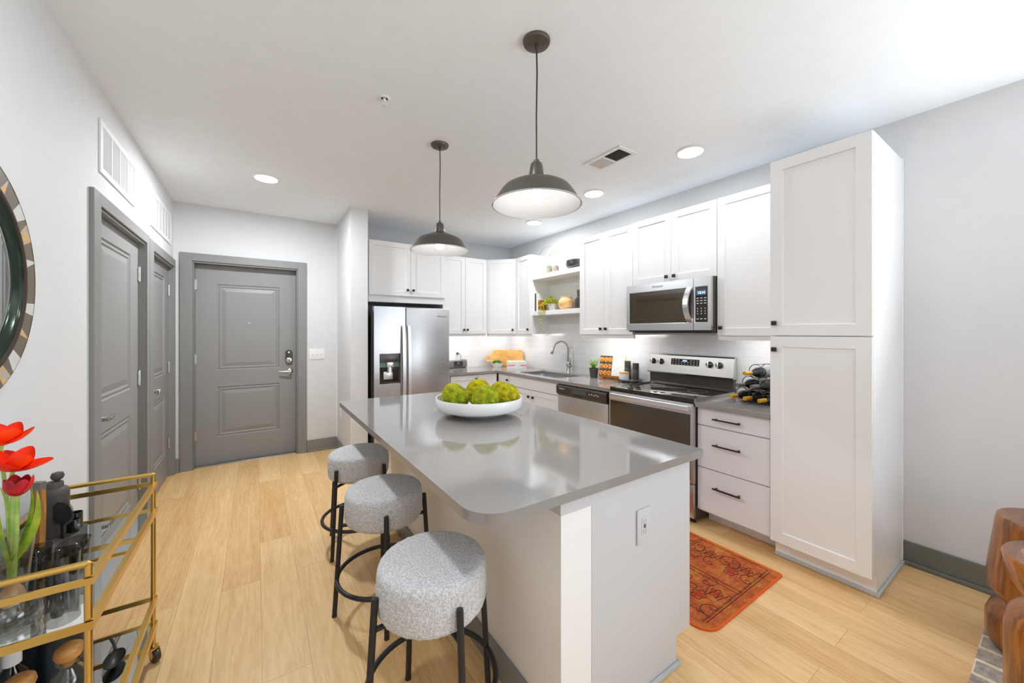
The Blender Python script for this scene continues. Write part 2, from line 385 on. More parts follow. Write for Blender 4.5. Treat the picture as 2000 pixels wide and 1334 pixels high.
def copy_tree(o, parent=None):
    c = o.copy(); COL.objects.link(c)
    if parent: c.parent = parent
    ORG[c.name] = ORG.get(o.name, W3((0, 0, 0)))
    for k in kids(o): copy_tree(k, c)
    return c
def text_part(parent, name, s, size, fr, a, b, c, m, label=None, align='CENTER'):
    cu = bpy.data.curves.new('t', 'FONT'); cu.body = s; cu.size = size; cu.align_x = align; cu.align_y = 'CENTER'; cu.extrude = .0004
    t = bpy.data.objects.new('t', cu); COL.objects.link(t)
    me = bpy.data.meshes.new_from_object(t.evaluated_get(bpy.context.evaluated_depsgraph_get()))
    bpy.data.objects.remove(t); bpy.data.curves.remove(cu)
    org = ORG[parent.name]
    for v in me.vertices: v.co = fr(a+v.co.x, b+v.co.y, c+v.co.z)-org
    me.materials.clear(); me.materials.append(M[m]); me.name = name
    o = bpy.data.objects.new(name, me); COL.objects.link(o); o.parent = parent; ORG[o.name] = org
    return tag(o, label)

# ================================================================ THE ROOM
H = 2.743; R = 4.03; YF = -.099; NEAR = -9.0
b = B(); b.box(-.3, R+.3, NEAR-.2, .3, -.1, 0); struct('floor', b, 'floor', 'pale oak plank floor')
b = B(); b.box(-.3, R+.3, NEAR-.2, .3, H, H+.1); struct('ceiling', b, 'ceil', 'flat white ceiling')
# left wall with two door openings
D1 = (-2.172, -1.197, 2.075); D2 = (-.955, -.085, 2.058)
b = B()
ys = [NEAR, D1[0], D1[1], D2[0], D2[1], .2]; zs = [0, D2[2], D1[2], H]
b.cells(ys, zs, lambda i, j: not ((i == 1 and j < 2) or (i == 3 and j < 1)), -.14, 0, FL(0))
struct('wall_left', b, 'wall', 'white left wall with two grey doors')
# far wall with the entry door
b = B(); b.cells([0, .155, 1.09, 1.52], [0, 2.145, H], lambda i, j: not (i == 1 and j == 0), -.2, 0, FY(0))
struct('wall_far', b, 'wall', 'white wall around the entry door')
b = B(); b.box(1.5207, 1.696, -.813, .0, 0, H); struct('wall_stub', b, 'wall', 'white wall end beside the refrigerator')
b = B(); b.box(1.696, R+.2, YF, .2, 0, H); struct('wall_alcove', b, 'wall', 'wall behind the refrigerator and corner cabinets')
b = B(); b.cells([NEAR, -7.65, -5.35, YF], [0, .5, 2.4, H], lambda i, j: not (i == 1 and j == 1), 0, .2, Fr((R, 0, 0), (0, 1, 0), (0, 0, 1), (1, 0, 0))); struct('wall_right', b, 'wall', 'wall behind the range and right of the pantry')
b = B(); b.cells([0, .3, 1.8, R], [0, .5, 2.4, H], lambda i, j: not (i == 1 and j == 1), -.2, 0, Fr((0, NEAR+.0, 0), (1, 0, 0), (0, 0, 1), (0, 1, 0)))
struct('wall_near', b, mat('slate_feature_paint', (.22, .24, .27), .8), 'wall behind the viewer with a window')  # unseen wall coloured dark to cut light bounced into the kitchen
for i, (x0, x1, fr, lb) in enumerate(((.3, 1.8, Fr((0, NEAR, 0), (1, 0, 0), (0, 0, 1), (0, 1, 0)), 'white framed window behind the viewer'),  # window added to carry the fill light
                                      (5.35, 7.65, FX(R), 'white framed window on the right behind the viewer'))):
    b = B()
    for q in ((x0, x1, .5, .56), (x0, x1, 2.34, 2.4), (x0, x0+.06, .56, 2.34), (x1-.06, x1, .56, 2.34), (x0+.06, x1-.06, 1.42, 1.47)):
        b.box(*q, -.1, -.04, fr)
    struct('window_%d' % (i+1), b, 'white', lb)
# backsplash tile
b = B(); b.box(2.66, R, YF-.008, YF, .905, 1.40); struct('trim_1', b, tile_mat('white_subway_tile', 0), 'white subway tile backsplash by the corner')
b = B(); b.box(R-.008, R, -3.966, YF-.008, .905, 1.40); b.box(R-.008, R, -1.99, -1.07, 1.40, 2.455)
struct('trim_2', b, tile_mat('white_subway_tile_long_wall', 1), 'white subway tile backsplash behind the range and shelves')
# baseboards with shoe moulding
def baseboard(name, fr, a0, a1, h=.14):
    b = B(); b.box(a0, a1, 0, h, 0, .014, fr, .003); b.box(a0, a1, 0, .022, .014, .03, fr, .006, mi=0)
    struct(name, b, 'trim', 'dark grey baseboard with shoe moulding')
baseboard('baseboard_far', FY(0), 1.192, 1.52)
baseboard('baseboard_corner', FY(0), 0.0, .048)
baseboard('baseboard_stub', Fr((1.5207, 0, 0), (0, -1, 0), (0, 0, 1), (-1, 0, 0)), .03, .813)
baseboard('baseboard_left', FL(0), NEAR, -2.29)
M['basedark'] = mat('dark_baseboard_paint', rgb(112, 114, 108), .42, var=.01)  # trim paint darkened for the shade along the right wall
b = B(); b.box(4.443, 8.99, 0, .14, 0, .014, FX(R), .003); struct('baseboard_right', b, 'basedark', 'dark grey baseboard right of the pantry')
b = B(); b.box(4.443, 8.99, 0, .025, .014, .032, FX(R), .008); struct('trim_3', b, 'basedark', 'grey shoe moulding at the foot of the right wall')

# doors ----------------------------------------------------------
RAISED = [(0, 0), (.006, -.007), (.012, -.009), (.018, -.004), (.028, -.003), (.034, -.009), (.040, -.010), (.078, -.002)]
def door(name, label, fr, a0, a1, zt, depth, panels, cas_a, cas_z, wallt=.14, castk=.02):
    root = thing(name, label, 'door', fr((a0+a1)/2, 0, -depth), kind='structure')
    b = B(); b.slab(fr, a0+.004, a1-.004, .012, zt-.006, -depth-.044, -depth, panels, RAISED); part(root, 'door_panel', b, 'door', False)
    b = B()
    b.box(cas_a[0], a0-.012, 0, cas_z, 0, castk, fr, .003); b.box(a1+.012, cas_a[1], 0, cas_z, 0, castk, fr, .003)
    b.box(a0-.012, a1+.012, zt+.012, cas_z, 0, castk, fr, .003)
    part(root, 'door_casing', b, 'trim', False)
    b = B()
    b.box(a0-.0005, a0+.003, 0, zt, -wallt+.002, castk*.5, fr); b.box(a1-.003, a1+.0005, 0, zt, -wallt+.002, castk*.5, fr)
    b.box(a0, a1, zt-.004, zt+.0005, -wallt+.002, castk*.5, fr)
    b.box(a0-.012, a0+.001, 0, zt+.012, -.001, .004, fr); b.box(a1-.001, a1+.012, 0, zt+.012, -.001, .004, fr); b.box(a0, a1, zt-.001, zt+.012, -.001, .004, fr)
    part(root, 'door_jamb', b, 'trim', False)
    return root
def hinge(root, fr, a, z, depth, hh=.1):
    b = B(); b.box(a-.018, a+.0, z-hh/2, z+hh/2, -depth-.001, -depth+.003, fr); b.cyl(fr(a, z-hh/2, -depth+.006), fr(a, z+hh/2, -depth+.006), .007, 10)
    b.cyl(fr(a, z+hh/2, -depth+.006), fr(a, z+hh/2+.006, -depth+.006), .005, 8); b.cyl(fr(a, z-hh/2-.006, -depth+.006), fr(a, z-hh/2, -depth+.006), .005, 8)
    part(root, 'hinge', b, 'nickel')
def lever(root, fr, a, z, depth, ln):
    b = B(); b.lathe([(.031, 0), (.031, .006), (.026, .011), (.014, .013), (.012, .05), (.012, .056)], fr(a, z, -depth), fr.w, 24)
    part(root, 'handle_rosette', b, 'nickel')
    b = B(); sg = 1 if ln > 0 else -1
    b.tube([fr(a-.006*sg, z, -depth+.052), fr(a+.02*sg, z, -depth+.055), fr(a+ln*.6, z, -depth+.052), fr(a+ln, z+.004, -depth+.045)], .009, 10, rs=[.012, .0115, .010, .007])
    part(root, 'handle', b, 'nickel')
fl = FL(0)
d1 = door('door_1', 'grey two panel closet door nearest the round mirror', fl, D1[0], D1[1], D1[2], .03,
          [(-2.012, -1.392, 1.028, 1.96), (-2.012, -1.392, .22, .848)], (-2.287, -1.113), 2.155)
lever(d1, fl, -2.085, .945, .03, .125)
for z in (1.85, 1.083, .31): hinge(d1, fl, D1[1]-.002, z, .026)
d2 = door('door_2', 'grey two panel closet door next to the entry corner', fl, D2[0], D2[1], D2[2], .03,
          [(-.772, -.24, 1.022, 1.945), (-.772, -.24, .24, .825)], (-1.098, -.022), 2.145)
b = B(); b.lathe([(.03, 0), (.03, .006), (.012, .012), (.011, .03), (.024, .036), (.029, .05), (.026, .062), (.0, .066)], fl(-.80, .925, -.03), fl.w, 24); part(d2, 'handle', b, 'nickel', label='round brushed door knob')
for z in (1.835, 1.076, .332): hinge(d2, fl, D2[1]-.002, z, .026)
f0 = FY(0)
d3 = door('door_3', 'grey two panel entry door with keypad lock', f0, .158, 1.088, 2.143, .091,
          [(.343, .92, 1.009, 1.94), (.343, .92, .29, .829)], (.05, 1.1886), 2.236, wallt=.2)
for z in (1.92, 1.134, .325): hinge(d3, Fr((0, 0, 0), (-1, 0, 0), (0, 0, 1), (0, -1, 0)), -.160, z, .085)
b = B(); b.lathe([(.009, 0), (.009, .004), (.005, .005)], f0(.625, 1.519, -.091), f0.w, 16); part(d3, 'peephole', b, 'nickel')
b = B(); b.prism(rrect(.978, 1.046, 1.053, 1.213, .03), -.091, -.066, f0, .006); lk = part(d3, 'keypad_lock', b, 'blackpl')
b = B(); b.prism(rrect(.984, 1.040, 1.060, 1.122, .022), -.066, -.062, f0, .002); part(lk, 'lock_cover', b, 'nickel')
b = B(); b.lathe([(.010, 0), (.010, .003)], f0(1.012, 1.185, -.066), f0.w, 16); part(lk, 'lock_button', b, 'plate')
b = B()
for k in range(3):
    for j in range(2): b.box(.992+.014*k, .999+.014*k, 1.075+.018*j, 1.086+.018*j, -.0625, -.0608, f0)
part(lk, 'lock_keys', b, 'blackpl', False)
lever(d3, f0, 1.024, .962, .091, -.115)
b = B(); b.box(.158, 1.088, 0, .011, -.14, -.02, f0, .003); part(d3, 'threshold', b, 'nickel')

# wall fittings -----------------------------------------------
def grille(label, a0, a1, z0, z1, n):
    fr = FL(0); root = thing('return_air_grille', label, 'air vent', fr((a0+a1)/2, z0, 0), 'return air grilles above the closet doors')
    b = B(); fw = .032
    for q in ((a0, a1, z0, z0+fw), (a0, a1, z1-fw, z1), (a0, a0+fw, z0+fw, z1-fw), (a1-fw, a1, z0+fw, z1-fw)): b.box(*q, 0, .010, fr, .002)
    w = (a1-a0-2*fw)/n
    for k in range(1, n): b.box(a0+fw+w*k-.008, a0+fw+w*k+.008, z0+fw-.002, z1-fw+.002, .002, .009, fr)
    part(root, 'frame', b, 'grille', False)
    b = B(); b.box(a0+.02, a1-.02, z0+.02, z1-.02, .0005, .0015, fr); part(root, 'backing', b, 'grilleback', False)
    b = B(); m = 30
    for k in range(m):
        z = z0+fw+(z1-z0-2*fw)*(k+.5)/m
        b.quad([fr(a0+fw, z-.0035, .002), fr(a1-fw, z-.0035, .002), fr(a1-fw, z+.0035, .008), fr(a0+fw, z+.0035, .008)])
    part(root, 'louvres', b, 'grille', False)
grille('white louvred wall grille above the nearer closet door, four bays wide', -2.15, -1.46, 2.277, 2.565, 4)
grille('white louvred wall grille nearest the room corner, six bays wide', -.995, -.175, 2.266, 2.562, 6)

def wallplate(name, label, cat, fr, a, z, w, h, kind, group=None, pm='plate'):
    root = thing(name, label, cat, fr(a, z-h/2, 0), group)
    b = B(); b.box(a-w/2, a+w/2, z-h/2, z+h/2, 0, .006, fr, .002); part(root, 'plate', b, pm)
    if kind[0] == 't':
        for k in range(kind[1]):
            x = a+(k-(kind[1]-1)/2)*.046; b = B(); b.box(x-.005, x+.005, z-.012, z+.012, .006, .008, fr); b.box(x-.004, x+.004, z-.002, z+.010, .007, .016, fr, .001)
            part(root, 'toggle', b, 'plate')
    else:
        b = B(); b.box(a-.017, a+.017, z-.034, z+.034, .006, .0075, fr, .001); 
        for dz in (-.019, .019):
            b.box(a-.008, a-.006, z+dz-.004, z+dz+.006, .007, .0078, fr, mi=1); b.box(a+.006, a+.008, z+dz-.003, z+dz+.006, .007, .0078, fr, mi=1); b.box(a-.002, a+.002, z+dz-.010, z+dz-.007, .007, .0078, fr, mi=1)
        rc = part(root, 'receptacle', b, [pm, 'charc'])
        if kind[0] == 'g':
            b = B(); b.box(a-.006, a+.006, z-.0065, z-.001, .0075, .009, fr); b.box(a-.006, a+.006, z+.001, z+.0065, .0075, .009, fr); part(rc, 'test_buttons', b, 'charc', False)
    return root
wallplate('light_switch', 'triple white toggle switch plate right of the entry door', 'light switch', f0, 1.299, 1.158, .168, .127, ('t', 3))
wallplate('wall_outlet', 'white outlet low on the short wall end, above its baseboard', 'outlet', Fr((1.5207, 0, 0), (0, -1, 0), (0, 0, 1), (-1, 0, 0)), .262, .465, .075, .12, ('r',))
wallplate('wall_outlet', 'pale grey test button outlet on the grey end of the island', 'outlet', FY(-4.085), 1.969, .662, .082, .135, ('g',), None, 'isle')
wallplate('wall_outlet', 'white outlet on the tile left of the sink faucet', 'outlet', FX(R-.008), 1.36, 1.11, .075, .12, ('r',))
wallplate('wall_outlet', 'white outlet on the tile above the clock radio', 'outlet', FY(YF-.008), 3.10, 1.10, .075, .12, ('r',))

# ceiling fittings --------------------------------------------
def can(label, x, y, r=.098, pw=2.9):
    root = thing('recessed_light', label, 'ceiling light', (x, y, H), 'recessed ceiling lights')
    b = B(); b.lathe([(r, 0), (r, -.006), (r*.86, -.012), (r*.84, -.006)], (x, y, H), (0, 0, 1), 40, False, False); part(root, 'trim_ring', b, 'plate')
    b = B(); b.lathe([(r*.86, -.005), (r*.86, -.013), (r*.7, -.018), (.0, -.020)], (x, y, H), (0, 0, 1), 40); part(root, 'lens', b, 'ledlens')
    area('lamp_light', (0, 0, -.024), (0, 0, 0), r*1.6, r*1.6, pw, (.92, .965, 1), 'DISK', root)
can('round recessed ceiling light in front of the entry door', .767, -1.20, pw=19)
can('round recessed ceiling light over the stools, just above the picture', .767, -3.80, pw=4.8)  # added out of view to brighten the stools and floor
can('round recessed ceiling light nearest the tall pantry', 3.335, -3.478)
can('round recessed ceiling light between the ceiling vent and the upper cabinets', 3.365, -2.505)
can('round recessed ceiling light over the sink, half hidden by the big pendant', 3.474, -1.435, pw=7)

root = thing('ceiling_vent', 'white rectangular ceiling vent register beside the larger pendant', 'air vent', (2.936, -3.068, H))
b = B(); x0, x1, y0, y1 = 2.834, 3.038, -3.25, -2.886
for q in ((x0, x1, y0, y0+.03), (x0, x1, y1-.03, y1), (x0, x0+.03, y0+.03, y1-.03), (x1-.03, x1, y0+.03, y1-.03), (x0+.03, x1-.03, -3.075, -3.060)): b.box(*q, H-.008, H, bev=.002)
part(root, 'frame', b, 'grille', False)
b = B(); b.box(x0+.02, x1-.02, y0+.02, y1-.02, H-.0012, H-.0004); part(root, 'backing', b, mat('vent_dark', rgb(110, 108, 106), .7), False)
for (ya, yb, s) in ((y0+.03, -3.075, -1), (-3.06, y1-.03, 1)):
    b = B()
    for k in range(11):
        x = x0+.036+k*.0132
        b.quad([(x-.0055*s, ya, H-.001), (x-.0055*s, yb, H-.001), (x+.0055*s, yb, H-.008), (x+.0055*s, ya, H-.008)])
    part(root, 'louvres', b, 'grille', False)

root = thing('fire_sprinkler', 'small white fire sprinkler head in the ceiling', 'sprinkler', (1.30, -2.874, H))
o = (1.30, -2.874, H)
b = B(); b.lathe([(.032, 0), (.032, -.004), (.022, -.009), (.018, -.003)], o, (0, 0, 1), 28, True, False); part(root, 'escutcheon', b, 'plate')
b = B(); b.lathe([(.009, 0), (.009, -.02), (.006, -.022), (.006, -.026)], o, (0, 0, 1), 14); b.tube([(1.292, -2.874, H-.02), (1.288, -2.874, H-.032), (1.298, -2.874, H-.044)], .0022, 6); b.tube([(1.308, -2.874, H-.02), (1.312, -2.874, H-.032), (1.302, -2.874, H-.044)], .0022, 6)
part(root, 'frame', b, 'plate')
b = B(); b.lathe([(.0, -.043), (.013, -.044), (.015, -.047), (.0, -.048)], o, (0, 0, 1), 18); part(root, 'deflector', b, 'plate')

def pendant(label, x, y):
    root = thing('pendant_lamp', label, 'pendant light', (x, y, H), 'dark metal pendant lamps over the island')
    o = (x, y, 0)
    b = B(); b.lathe([(.062, H), (.062, H-.006), (.058, H-.014), (.03, H-.019), (.0, H-.0195)], o, n=40); cn = part(root, 'canopy', b, 'lampmetal')
    for s in (-1, 1):
        b = B(); c = (x+.033*s*.83, y-.033*s*.55, 0); b.lathe([(.005, H-.012), (.005, H-.022), (.0, H-.025)], c, n=10); part(cn, 'canopy_screw', b, 'lampmetal')
    b = B(); b.lathe([(.009, H-.019), (.008, H-.038), (.004, H-.045)], o, n=12); part(cn, 'cord_grip', b, 'blackpl')
    b = B(); b.tube([(x, y, H-.03), (x+.003, y, 2.6), (x-.001, y, 2.4), (x, y, 2.19)], .0035, 8); part(root, 'cord', b, 'bronze')
    b = B(); b.lathe([(.006, 2.205), (.012, 2.203), (.013, 2.192), (.024, 2.187), (.027, 2.18), (.036, 2.128), (.036, 2.12)], o, n=32); cap = part(root, 'socket_cap', b, 'lampmetal')
    b = B(); a0 = -1.15
    for k in range(4):
        a, c = a0+k*.16, a0+(k+1)*.16; q = lambda t, z, r: (x+r*math.cos(t), y+r*math.sin(t), z)
        b.quad([q(a, 2.131, .0372), q(c, 2.131, .0372), q(c, 2.143, .0352), q(a, 2.143, .0352)])
    part(cap, 'sticker', b, 'plate', label='white sticker')
    prof = [(.034, 2.128), (.05, 2.119), (.09, 2.102), (.13, 2.085), (.146, 2.076), (.157, 2.065), (.170, 2.046), (.188, 2.018), (.200, 2.0)]
    b = B(); b.lathe(prof, o, n=64, cap0=False, cap1=False); sh = part(root, 'shade', b, 'lampmetal')
    b = B(); b.lathe([(r-.0025, z-.0025) for r, z in prof], o, n=64, cap0=True, cap1=False); part(sh, 'shade_lining', b, 'lampin', label='white enamel lining')
    b = B(); b.lathe([(.199, 2.0), (.203, 2.0), (.203, 1.995), (.199, 1.995), (.199, 2.0)], o, n=64, cap0=False, cap1=False); part(sh, 'shade_rim', b, 'lampin', label='pale rolled rim')
    b = B(); b.lathe([(.0, 2.005), (.014, 2.007), (.026, 2.016), (.031, 2.033), (.028, 2.05), (.018, 2.068), (.014, 2.08)], o, n=24); part(root, 'bulb', b, 'bulbglow')
    b = B(); b.lathe([(.016, 2.078), (.018, 2.12)], o, n=18); part(root, 'socket', b, 'plate')
pendant('larger looking dark metal pendant lamp nearest the viewer', 1.757, -3.676)
pendant('dark metal pendant lamp farther off, hanging before the refrigerator', 1.775, -2.55)

# ================================================================ CABINETS
SHAKER = [(0, 0), (.004, -.009)]
def knob(par, fr, a, z, w):
    b = B(); b.cyl(fr(a, z, w), fr(a, z, w+.014), .006, 10); b.box(a-.0135, a+.0135, z-.0135, z+.0135, w+.012, w+.026, fr, .0025)
    part(par, 'knob', b, 'bronze')
def cdoor(root, fr, a0, a1, z0, z1, m, kn=None, flat=False, name='door', rail=.057):
    g = .0016; b = B()
    b.slab(fr, a0+g, a1-g, z0+g, z1-g, .001, .021, [] if flat else [(a0+rail, a1-rail, z0+rail, z1-rail)], SHAKER)
    d = part(root, name, b, m, False)
    if kn: knob(d, fr, kn[0], kn[1], .021)
    return d
def cabinet(name, label, fr, a0, a1, z0, z1, dep, m, group=None, rail=None, led=False, toe=None):
    root = thing(name, label, 'cabinet', fr((a0+a1)/2, z0 if not toe else 0, -dep/2), group)
    b = B(); b.box(a0, a1, z0, z1, -dep, 0, fr)
    part(root, 'body', b, m, False)
    if toe: b = B(); b.box(a0, a1, 0, z0, -dep, -toe, fr); part(root, 'toe_kick', b, m, False)
    if rail:
        b = B(); b.box(a0, a1, z0-rail, z0, -.018, 0, fr); part(root, 'light_rail', b, m, False)
    if led:
        b = B(); b.box(a0+.05, a1-.05, z0-.010, z0, -.050, -.030, fr); part(root, 'light_strip', b, 'ledstrip', False)
    return root
UP = 'white upper cabinets'
ZU, ZT = 1.395, 2.455
# over the refrigerator
fr = FY(-.658)
c = cabinet('upper_cabinet', 'white two door cabinet over the refrigerator', fr, 1.739, 2.662, 1.765, 2.461, .555, 'white', UP)
cdoor(c, fr, 1.739, 2.216, 1.842, 2.461, 'white', (2.178, 1.914)); cdoor(c, fr, 2.216, 2.662, 1.842, 2.461, 'white', (2.247, 1.914))
b = B(); b.box(2.64, 2.664, .10, 1.765, -.55, 0, fr); b.box(2.64, 2.664, 0, .10, -.55, 0, fr)
part(c, 'side_panel', b, 'white', False)
# fridge wall uppers
fr = FY(-.419)
c = cabinet('upper_cabinet', 'white two door upper cabinet right of the refrigerator', fr, 2.70, 3.400, ZU, 2.441, .315, 'white', UP, .035, True)
cdoor(c, fr, 2.72, 3.063, ZU, 2.441, 'white', (3.04, 1.452)); cdoor(c, fr, 3.065, 3.400, ZU, 2.441, 'white', (3.092, 1.452))
# diagonal corner cabinet
p0, p1 = W3((3.405, -.424, 0)), W3((3.70, -.743, 0)); du = (p1-p0).normalized(); wid = (p1-p0).length
nrm = W3((du.y, -du.x, 0)); fr = Fr(p0-nrm*.02, du, (0, 0, 1), nrm)
root = thing('upper_cabinet', 'white diagonal one door upper cabinet in the corner', 'cabinet', (3.75, -.4, ZU), UP)
b = B(); b.prism([(3.403, -.419), (3.71, -.745), (R-.001, -.745), (R-.001, YF-.001), (3.403, YF-.001)][::-1], ZU, 2.441); part(root, 'body', b, 'white', False)
cdoor(root, fr, 0.004, wid-.004, ZU, 2.441, 'white', (wid-.05, 1.452))
b = B(); b.box(0, wid, ZU-.035, ZU, -.018, 0, fr); part(root, 'light_rail', b, 'white', False)
b = B(); b.box(3.55, 3.95, -.36, -.344, ZU-.010, ZU); part(root, 'light_strip', b, 'ledstrip', False)
# range wall uppers
XF = 3.711; fr = FX(XF); DP = R-XF-.001
c = cabinet('upper_cabinet', 'narrow white one door upper cabinet beside the open shelves', fr, .745, 1.07, ZU, 2.445, DP, 'white', UP, .035, True)
cdoor(c, fr, .747, 1.068, ZU, 2.445, 'white', (1.03, 1.456))
c = cabinet('upper_cabinet', 'white two door upper cabinet left of the microwave', fr, 1.985, 2.695, ZU, ZT, DP, 'white', UP, .035, True)
cdoor(c, fr, 1.985, 2.338, ZU, ZT, 'white', (2.30, 1.455)); cdoor(c, fr, 2.338, 2.695, ZU, ZT, 'white', (2.368, 1.455))
c = cabinet('upper_cabinet', 'short white two door upper cabinet above the microwave', fr, 2.697, 3.486, 1.86, ZT+.008, DP, 'white', UP)
cdoor(c, fr, 2.697, 3.093, 1.862, ZT+.008, 'white', (3.058, 1.905)); cdoor(c, fr, 3.093, 3.486, 1.862, ZT+.008, 'white', (3.13, 1.905))
c = cabinet('upper_cabinet', 'white one door upper cabinet between the microwave and the tall pantry', fr, 3.488, 3.966, ZU, ZT+.008, DP, 'white', UP, .035, True)
cdoor(c, fr, 3.488, 3.966, ZU, ZT+.008, 'white', (3.52, 1.455))
# open shelves
for z0, lb in ((2.108, 'white open wall shelf holding rings and a dark bowl'), (1.638, 'white open wall shelf holding a trailing plant and vases')):
    b = B(); b.box(3.728, R-.009, -1.984, -1.072, z0, z0+.056, bev=.002); single('wall_shelf', b, 'white', lb, 'shelf', group='open shelves above the sink', smooth=False)
# tall pantry
fr = FX(3.415)
c = cabinet('pantry_cabinet', 'tall white two door pantry cabinet at the end of the kitchen run', fr, 3.967, 4.441, .115, 2.49, R-3.415-.001, 'white')
cdoor(c, fr, 3.967, 4.441, 1.401, 2.49, 'white', (3.995, 1.478), rail=.066); cdoor(c, fr, 3.967, 4.441, .115, 1.397, 'white', (3.995, 1.315), rail=.066)
b = B(); b.box(3.967, 4.441, 0, .115, -.614, -.06, fr); part(c, 'toe_kick', b, 'white', False)
b = B(); b.box(4.441, 4.456, .001, .022, -.614, -.045, fr, .006); b.box(3.967, 4.45, .001, .022, -.06, -.045, fr, .005); part(c, 'shoe_moulding', b, 'shoe')
b = B(); b.box(4.441, 4.447, .0, 2.49, -.614, -.592, fr); part(c, 'scribe_strip', b, 'white', False)

# ---- base cabinets
BASE = 'pale grey base cabinets'
CZ = .873
fr = FY(-.709)
c = cabinet('base_cabinet', 'pale grey two door base cabinet right of the refrigerator', fr, 2.665, 3.395, .11, CZ, .6, 'grey', BASE, toe=.07)
cdoor(c, fr, 2.71, 3.098, .12, CZ-.008, 'grey', (3.066, .815)); cdoor(c, fr, 3.10, 3.388, .12, CZ-.008, 'grey')
XB = 3.43; fr = FX(XB); DB = R-XB-.002
c = cabinet('base_cabinet', 'narrow pale grey one door base cabinet in the inner corner', fr, .712, 1.0, .11, CZ, DB, 'grey', BASE, toe=.07)
cdoor(c, fr, .735, .998, .12, CZ-.008, 'grey', (.965, .80))
c = thing('base_cabinet', 'pale grey sink base cabinet with a blank top panel and two doors', 'cabinet', (XB+DB/2, -1.475, 0), BASE)
b = B(); b.cells([XB, 3.49, 3.90, R-.002], [-1.95, -1.86, -1.07, -1.002], lambda i, j: not (i == 1 and j == 1), .66, CZ); b.box(XB, R-.002, -1.95, -1.002, .11, .66); part(c, 'body', b, 'grey', False)
b = B(); b.box(1.002, 1.95, 0, .11, -DB, -.07, fr); part(c, 'toe_kick', b, 'grey', False)
cdoor(c, fr, 1.004, 1.949, .735, CZ-.004, 'grey', flat=True, name='top_panel')
cdoor(c, fr, 1.004, 1.465, .12, .729, 'grey', (1.425, .650)); cdoor(c, fr, 1.467, 1.949, .12, .729, 'grey', (1.51, .650))
c = cabinet('base_cabinet', 'pale grey three drawer base cabinet between the range and the pantry', fr, 3.488, 3.964, .11, CZ, DB, 'grey', BASE, toe=.14)
for z0, z1, hz in ((.745, .868, .804), (.438, .741, .62), (.125, .434, .315)):
    d = cdoor(c, fr, 3.490, 3.962, z0, z1, 'grey', flat=True, name='drawer'); b = B()
    b.box(3.612, 3.797, hz-.005, hz+.005, .046, .056, fr, .001)
    for a in (3.63, 3.779): b.box(a-.005, a+.005, hz-.005, hz+.005, .021, .047, fr, .001)
    part(d, 'bar_handle', b, 'bronze', False)
b = B(); b.box(2.658, 2.682, 0, CZ, -DB, .0, fr); single('filler_panel', b, 'grey', 'narrow pale grey filler panel between dishwasher and range', 'panel', smooth=False)

# countertops
xs = [2.664, 3.38, 3.497, 3.885, R-.009]; ys = [-2.683, -1.835, -1.10, -.748, YF-.009]
b = B(); b.cells(xs, ys, lambda i, j: (i >= 1 or j == 3) and not (i == 2 and j == 1), CZ, .905)
sinkct = single('countertop', b, 'quartz', 'L shaped grey quartz countertop with the sink cutout', 'countertop', group='grey quartz counters', smooth=False)
b = B(); b.box(3.38, R-.009, -3.966, -3.487, CZ, .905, bev=.0015); single('countertop', b, 'quartz', 'short grey quartz countertop under the wine rack', 'countertop', group='grey quartz counters', smooth=False)
# sink
def rl(x0, x1, y0, y1, r, z): return [W3((x, y, z)) for x, y in rrect(x0, x1, y0, y1, r)]
root = thing('kitchen_sink', 'undermount stainless steel kitchen sink', 'sink', (3.69, -1.467, .68))
b = B(); b.loft([rl(3.493, 3.889, -1.839, -1.096, .03, .872), rl(3.498, 3.884, -1.834, -1.101, .04, .868), rl(3.503, 3.879, -1.829, -1.106, .045, .70), rl(3.525, 3.857, -1.807, -1.128, .05, .68)], False, True); part(root, 'basin', b, 'basec')
b = B(); b.lathe([(.045, .6815), (.045, .684), (.036, .684), (.03, .682), (.0, .682)], (3.69, -1.467, 0), n=24, cap0=False); part(root, 'drain', b, 'chrome')
# faucet
fx, fy = 3.94, -1.53
root = thing('kitchen_faucet', 'steel gooseneck pull down faucet behind the sink', 'faucet', (fx, fy, .905))
b = B(); b.lathe([(.028, .905), (.028, .912), (.024, .918), (.023, 1.02), (.019, 1.035), (.014, 1.05)], (fx, fy, 0), n=24); part(root, 'base', b, 'faucet')
b = B(); dirx, diry = -.80, .60; rr = .09; pts = [(fx, fy, 1.04), (fx, fy, 1.13), (fx, fy, 1.20)]
for k in range(1, 15):
    a = PI*k/14*.92; pts.append((fx+dirx*rr*(1-math.cos(a)), fy+diry*rr*(1-math.cos(a)), 1.21+rr*math.sin(a)))
b.tube(pts, .0115, 14); part(root, 'spout', b, 'faucet')
e = W3(pts[-1]); dn = (W3(pts[-1])-W3(pts[-2])).normalized()
b = B(); b.lathe([(.0125, 0), (.0135, .005), (.0135, .03), (.018, .05), (.019, .085), (.014, .095), (.0, .096)], e, dn, 20); part(root, 'spray_head', b, 'faucet')
b = B(); b.cyl((fx, fy, 1.0), (fx-.005, fy-.055, 1.0), .016, 16); b.tube([(fx-.004, fy-.045, 1.01), (fx-.006, fy-.048, 1.05), (fx-.01, fy-.046, 1.10)], .006, 10, rs=[.007, .006, .005]); part(root, 'handle', b, 'faucet')

